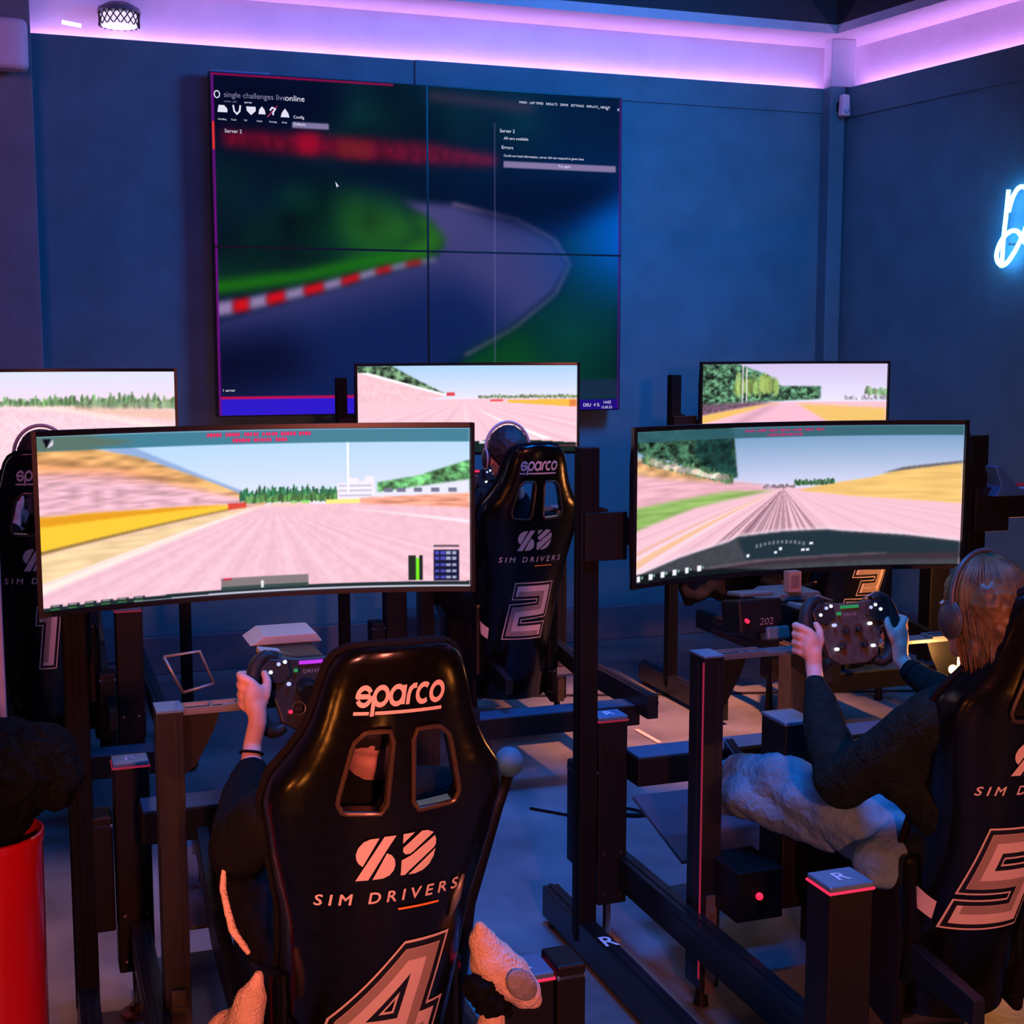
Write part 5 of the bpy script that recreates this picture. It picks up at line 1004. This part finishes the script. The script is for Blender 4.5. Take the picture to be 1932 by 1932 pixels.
def far_person(n, label, hx, hz, wheel, arms):
    w = wheel; P = dict(base=(hx, -0.88, 0.55), top_mat=M_TEE, leg_mat=M_FAB, hair_mat=M_DHAIR, sleeve=0.9,
        torso=[((hx, -0.80, 0.63), 0.090), ((hx, -0.85, 0.74), 0.090), ((hx, -0.88, 0.88), 0.095), ((hx, -0.90, 1.0), 0.08), ((hx, -0.90, 1.09), 0.042)],
        shoulders=[((hx - 0.145, -0.88, 0.99), 0.05), ((hx, -0.90, 1.02), 0.055), ((hx + 0.14, -0.88, 0.99), 0.05)],
        left_leg=[((hx - 0.06, -0.76, 0.63), 0.075), ((hx - 0.11, -0.5, 0.66), 0.062), ((hx - 0.12, -0.35, 0.70), 0.05), ((hx - 0.1, -0.15, 0.63), 0.04), ((-0.10, 0.02, 0.57), 0.03), ((-0.09, 0.09, 0.60), 0.025)],
        right_leg=[((hx + 0.06, -0.76, 0.63), 0.075), ((hx + 0.11, -0.5, 0.66), 0.062), ((hx + 0.12, -0.35, 0.70), 0.05), ((hx + 0.1, -0.15, 0.63), 0.04), ((0.10, 0.02, 0.57), 0.03), ((0.09, 0.09, 0.60), 0.025)],
        head=(hx + arms, -0.925, hz))
    for s, sg in (('left', -1), ('right', 1)):
        P[s + '_arm'] = [((hx + sg * 0.142, -0.88, 0.99), 0.05), ((hx + sg * 0.19, -0.72, 0.86), 0.042), ((hx + sg * 0.165, -0.58, 0.93), 0.034), ((w[0] + sg * 0.128, w[1] - 0.07, w[2] - 0.09), 0.021)]; P[s + '_hand'] = (w[0] + sg * 0.124, w[1] - 0.012, w[2] - 0.02, sg)
    return person(n, label, P)
f2 = far_person(2, 'driver with headphones whose dark head shows over the seat numbered 2', -0.09, 1.275, (-0.10, -0.40, 1.115), -0.045)
f1 = far_person(1, 'driver at the far left whose headphone arch shows over the left seat', -0.03, 1.295, (0.0, -0.40, 1.115), 0.0)
steering_wheel(1, 0.0, -0.40, 1.115, 'dark steering wheel of the far left rig, behind the front left monitor', M_WDARK, E_RED)
def headset(n, res, label, white=False, s=1.0):
    t0, hd_, R_, B_ = res
    t = thing('headphones', RW(n, *B_), label, 'headphones', 'headphones worn by the drivers')
    m = mat('headband_light', (0.55, 0.52, 0.56), 0.35) if white else mat('headband_dark', (0.05, 0.055, 0.06), 0.4)
    MB().tube([hd_((0.088 * math.sin(a), -0.006, 0.032 + 0.101 * math.cos(a))) for a in [math.radians(-100 + 200 * k / 24) for k in range(25)]], 0.006, 8).out('headband', m, t, smooth=True)
    for sx in (-1, 1):
        mb = MB(); mb.ball(hd_((sx * 0.084, 0.0, -0.006)), 1, (0.016, 0.032, 0.040), 20, R_); c = mb.out('ear_cup', mat('cup_dark', (0.03, 0.035, 0.035), 0.45), t, smooth=True)
        mb = MB(); mb.tube([hd_((sx * 0.088, 0.031 * math.cos(a), -0.006 + 0.039 * math.sin(a))) for a in [2 * PI * k / 24 for k in range(24)]], 0.003, 6, closed=True); mb.out('cup_ring', m, c, smooth=True)
headset(5, (pt, hd, R5, B5), 'dark over-ear headphones on the driver in jeans')
headset(2, f2, 'headphones with pale band over the seat numbered 2', True)
headset(1, f1, 'headphones with pale arch over the far left seat', True)

# ================================================================= SMALLER THINGS
def th4(name, loc, label, cat, n=4, **k): return thing(name, RW(n, *loc), label, cat, **k)
# handbrake lever
t = th4('handbrake_lever', (0.378, -0.70, 0.26), 'lever with round blue-grey knob right of the seat numbered 4', 'lever')
MB().box((-0.12, 0.0, 0.02), (0.08, 0.14, 0.03)).out('lever_base', M_STEEL, t, bevel=0.003)
MB().tube([(-0.13, 0, 0.03), (-0.10, -0.01, 0.3), (-0.03, -0.015, 0.50), (0.0, -0.015, 0.565)], [0.03, 0.028, 0.018, 0.012], 12).out('shaft', M_STEEL, t, smooth=True)
MB().ball((0, -0.015, 0.587), 0.030, (1, 1, 1.05), 24).out('knob', M_PAD, t, smooth=True)
# red bin and black fleece
BX = Vector((-1.065, 2.70, 0))
t = thing('waste_bin', BX, 'glossy red cylindrical bin at the lower left corner', 'bin', rz=0)
mb = MB(); mb.lathe([(0.098, 0.0), (0.100, 0.02), (0.106, 0.69), (0.109, 0.70), (0.109, 0.715), (0.104, 0.717), (0.100, 0.70), (0.094, 0.03)], seg=48, cap=False); shade(mb.out('bin_body', M_RED, t), 60)
MB().cyl((0, 0, 0.004), (0, 0, 0.012), 0.094, seg=32).out('bin_bottom', M_RED, t)
o = flesh('fleece_jacket', M_FUZZ, None, [[((0, 0, 0.42), 0.06), ((0.0, 0.0, 0.62), 0.062), ((0.0, 0.0, 0.72), 0.066), ((0.04, -0.01, 0.80), 0.08), ((0.09, -0.03, 0.86), 0.085), ((0.12, -0.03, 0.885), 0.07)], [((-0.02, 0, 0.80), 0.08), ((0.05, 0, 0.87), 0.085)], [((0.14, -0.03, 0.90), 0.05), ((0.165, -0.03, 0.84), 0.045), ((0.145, -0.02, 0.80), 0.035)], [((0.0, -0.03, 0.83), 0.07), ((-0.08, -0.02, 0.80), 0.06)]], [], 0.007, 2)
dsp = o.modifiers.new('d', 'DISPLACE'); tx = bpy.data.textures.new('fluff', 'CLOUDS'); tx.noise_scale = 0.022; dsp.texture = tx; dsp.strength = 0.022; dsp.mid_level = 0.5; freeze(o)
o.location = BX; tag(o, 'black fluffy fleece heaped on top of the red bin', 'jacket')
# cream jacket by the centre seat
t = th4('cream_jacket', (0.0, -1.0, 0.0), 'cream fleece jacket with grey elbow patch hanging round the seat numbered 4', 'jacket')
J = lambda c: [((p[0], p[1] + 1.0, p[2]), r) for p, r in c]
def fuzz(o, s=0.008, ns=0.03):
    d = o.modifiers.new('d', 'DISPLACE'); tx = bpy.data.textures.new('fuzz', 'CLOUDS'); tx.noise_scale = ns; d.texture = tx; d.strength = s; d.mid_level = 0.5; freeze(o); return o
fuzz(flesh('sleeve', M_CREAM, t, [J([((0.180, -1.12, 0.69), 0.010), ((0.190, -1.11, 0.655), 0.026), ((0.206, -1.11, 0.615), 0.040), ((0.237, -1.11, 0.582), 0.042), ((0.265, -1.12, 0.555), 0.030), ((0.280, -1.12, 0.538), 0.018)])], [], 0.005, 3), 0.006)
MB().ball((0.246, -0.158, 0.588), 1, (0.024, 0.008, 0.038), 20, rot(8, -38, 0)).out('elbow_patch', M_PATCH, t, smooth=True)
fuzz(flesh('fur_trim', M_FUZZ, t, [J([((0.17, -1.13, 0.585), 0.024), ((0.20, -1.13, 0.545), 0.026), ((0.225, -1.12, 0.53), 0.018)])], [], 0.005, 1), 0.02, 0.012)
fuzz(flesh('hem', M_CREAM, t, [J([((0.20, -1.13, 0.53), 0.022), ((0.195, -1.13, 0.48), 0.032), ((0.19, -1.12, 0.38), 0.034), ((0.19, -1.1, 0.33), 0.03)])], [], 0.005, 3), 0.006)
fuzz(flesh('sleeve', M_CREAM, t, [J([((-0.19, -1.02, 0.612), 0.010), ((-0.205, -1.02, 0.57), 0.028), ((-0.215, -1.01, 0.525), 0.034), ((-0.25, -1.0, 0.48), 0.030)]), J([((-0.215, -1.0, 0.545), 0.012), ((-0.25, -0.98, 0.525), 0.014), ((-0.285, -0.97, 0.48), 0.014)])], [], 0.005, 3), 0.006)
fuzz(flesh('front_edge', M_CREAM, t, [J([((-0.222, -0.86, 0.775), 0.004), ((-0.230, -0.88, 0.72), 0.007), ((-0.222, -0.93, 0.665), 0.008), ((-0.200, -0.97, 0.635), 0.006)])], [], 0.004, 2), 0.003)
# small box and gadgets round the fifth rig
t = thing('cardboard_box', RW(5, -0.055, -0.08, 1.035), 'small brown box standing on the steering motor of the front right rig', 'box')
MB().box((0, 0, 0.028), (0.038, 0.03, 0.056)).out('carton', mat('cardboard', (0.35, 0.20, 0.15), 0.8, var=0.15), t, bevel=0.001)
MB().box((0, -0.0155, 0.03), (0.024, 0.001, 0.034)).out('carton_label', mat('carton_print', (0.18, 0.10, 0.09), 0.8), t)
t = thing('button_box', RW(5, -0.20, -0.12, 0.94), 'dark switch box with one red light left of the brown-faced wheel', 'switch box')
MB().box((0, 0, 0.045), (0.13, 0.10, 0.09), rot(-10)).out('box_body', M_STEEL, t, bevel=0.006)
MB().box((0.005, 0.02, 0.102), (0.10, 0.08, 0.012), rot(-6)).out('lid', M_TEAL, t, bevel=0.004)
MB().box((0.045, -0.045, 0.005), (0.07, 0.04, 0.035), rot(-10)).out('front_pad', M_TEAL, t, bevel=0.006)
MB().cyl((-0.045, -0.05, 0.045), (-0.045, -0.060, 0.043), 0.0055, seg=14).out('indicator_light', E_RED, t)
lay(text_polys('202', 0.028, 1.0), lambda u, q: (u + 0.01, -0.0605 - q * 0.17, q + 0.04), 'lettering', M_DECALG, t)
t = thing('motor_drive', RW(5, -0.19, -0.30, 0.27), 'black box with blue-lit lid between the driver\'s knees and the red-edged upright', 'motor box')
MB().box((0.0, 0, 0.24), (0.09, 0.12, 0.48)).out('drive_body', M_STEEL, t, bevel=0.006)
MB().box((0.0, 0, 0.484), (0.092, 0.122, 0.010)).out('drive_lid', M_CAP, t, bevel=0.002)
# bare bulb beside the right upright
p = RW(5, 0.275, -0.345, 0)
t = thing('small_lamp', p, 'small bare glowing bulb beside the driver in jeans', 'lamp')
MB().ball((0, 0, 0.852), 0.012).out('bulb', E_BULB, t, smooth=True)
MB().cyl((0, 0, 0.820), (0, 0, 0.842), 0.009, 0.010, 14).out('socket', M_STEEL, t)
MB().cyl((0, 0, 0.0), (0, 0, 0.822), 0.005, seg=10).out('stalk', M_STEEL, t)
MB().cyl((0, 0, 0.0), (0, 0, 0.012), 0.05, seg=24).out('base', M_STEEL, t)
light('bulb_light', 'POINT', p + Vector((0, 0, 0.876)), 3.5, (1.0, 0.42, 0.12), radius=0.012)
# tall slotted plate behind the bulb
t = thing('slotted_panel', RW(5, 0.335, -0.325, 0), 'upright metal plate with slots, lit orange by the bare bulb', 'panel')
mb = MB(); mb.prism([(-0.03, 0.02), (0.07, 0.02), (0.075, 0.80), (0.03, 0.86), (0.02, 1.0), (-0.03, 1.0)], 1, -0.004, 0.004); mb.out('plate', mat('plate_pale', (0.42, 0.36, 0.30), 0.5, var=0.15), t, bevel=0.001)
for k in range(5): MB().box((-0.012, -0.005, 0.955 - k * 0.042), (0.020, 0.002, 0.010), rot(0, 20, 0)).out('slot', M_DECALB, t)
# heaped black cloth over the far rig's pedal end
t = RW(3, -0.16, 0.02, 0)
o = flesh('cloth_cover', M_FAB, None, [[((-0.30, 0.12, 0.52), 0.10), ((-0.30, 0.10, 0.92), 0.09), ((0.05, 0.10, 1.02), 0.10), ((0.40, 0.08, 0.95), 0.09), ((0.42, 0.08, 0.5), 0.09)], [((-0.3, 0.1, 0.7), 0.12), ((0.42, 0.1, 0.7), 0.12)], [((-0.3, 0.1, 0.85), 0.1), ((0.42, 0.1, 0.85), 0.1)], [((-0.3, 0.1, 0.52), 0.09), ((0.4, 0.1, 0.52), 0.09)], [((-0.12, 0.1, 0.5), 0.1), ((-0.12, 0.1, 0.95), 0.09)], [((0.14, 0.1, 0.5), 0.1), ((0.14, 0.1, 0.95), 0.09)]], [], 0.015, 3)
dsp = o.modifiers.new('d', 'DISPLACE'); tx = bpy.data.textures.new('folds', 'MARBLE'); tx.noise_scale = 0.16; dsp.texture = tx; dsp.strength = 0.06; dsp.mid_level = 0.5; freeze(o)
o.location = t; o.rotation_euler = (0, 0, K); tag(o, 'folded black cloth draped over the pedal end of the far corner rig', 'cloth')
# low console with orange lit top near the far rig
t = thing('floor_console', RW(3, -0.33, -0.62, 0.0), 'small orange-lit metal box between the far corner rig and the square post', 'box')
MB().box((0, 0, 0.19), (0.11, 0.10, 0.38)).out('console_body', M_BROWN, t, bevel=0.003)
mb = MB(); mb.box((0, -0.02, 0.39), (0.10, 0.09, 0.015)); mb.out('console_lid', mat('lid_metal', (0.3, 0.28, 0.25), 0.4, metal=0.5), t)
for k in range(3): MB().box((-0.015 + k * 0.004, -0.052, 0.35 - k * 0.022), (0.06, 0.004, 0.007)).out('vent', M_DECALB, t)
# electronics tray and dangling cables below the fifth rig
t = thing('control_unit', RW(5, -0.33, -0.34, 0.275), 'dark control unit with a red power light under the driver in jeans', 'control unit')
MB().box((0, 0, 0.07), (0.13, 0.16, 0.13)).out('unit_body', M_STEEL, t, bevel=0.005)
MB().ball((-0.005, -0.084, 0.07), 0.0095).out('power_light', E_RED, t, smooth=True)
def cable(pts, label, m=M_FAB, r=0.005):
    pts = [Vector(p) for p in pts]
    for _ in range(2):
        q = [pts[0]]
        for a, b in zip(pts, pts[1:]): q += [a.lerp(b, .25), a.lerp(b, .75)]
        q.append(pts[-1]); pts = q
    return tag(MB().tube(pts, r, 8).out('cable', m, smooth=True), label, 'cable')
cable([RW(5, -0.30, 1.3, 0.006), RW(5, -0.12, 1.1, 0.006), RW(5, 0.0, 1.25, 0.006), RW(5, 0.15, 1.0, 0.006), RW(5, 0.1, 0.62, 0.006)], 'thin black cable curling over the orange-lit floor')
cable([RW(1, 0.30, -0.35, 1.1), RW(1, 0.27, -0.37, 0.9), RW(1, 0.29, -0.36, 0.75), RW(1, 0.26, -0.38, 0.6), RW(1, 0.30, -0.35, 0.45)], 'red strap hanging under the left part of the front left monitor', mat('strap_red', (0.45, 0.03, 0.08), 0.6), 0.008)
cable([RW(2, 0.05, -1.35, 0.008), RW(2, 0.15, -1.5, 0.008), RW(2, 0.30, -1.45, 0.008), RW(2, 0.42, -1.55, 0.008)], 'black cable lying on the blue floor beside the lever knob', M_FAB, 0.008)
_f = at(1222, 1390, 1.0) - Vector((0, 0, CH)); _f = _f * (CH / -_f.z) 
tag(MB().box(Vector((_f.x, _f.y, 0.003)), (0.22, 0.022, 0.004), rot(0, 0, -68)).out('floor_tape', mat('tape_orange', (0.9, 0.5, 0.35), 0.6)), 'short pale orange tape strip on the floor right of the square post', 'tape')
t = thing('tablet_holder', RW(4, -0.21, -0.20, 0.975), 'thin metal bracket frame left of the hand gripping the wheel', 'bracket')
mb = MB(); mb.tube([(-0.05, 0, 0.03), (0.03, 0.01, 0.035), (0.06, 0, -0.04)], 0.0035, 6); mb.tube([(-0.05, 0, 0.03), (-0.01, 0, -0.055)], 0.0035, 6); mb.tube([(-0.01, 0, -0.055), (0.06, 0, -0.04)], 0.0035, 6); mb.out('bracket_frame', M_GREY, t, smooth=True)
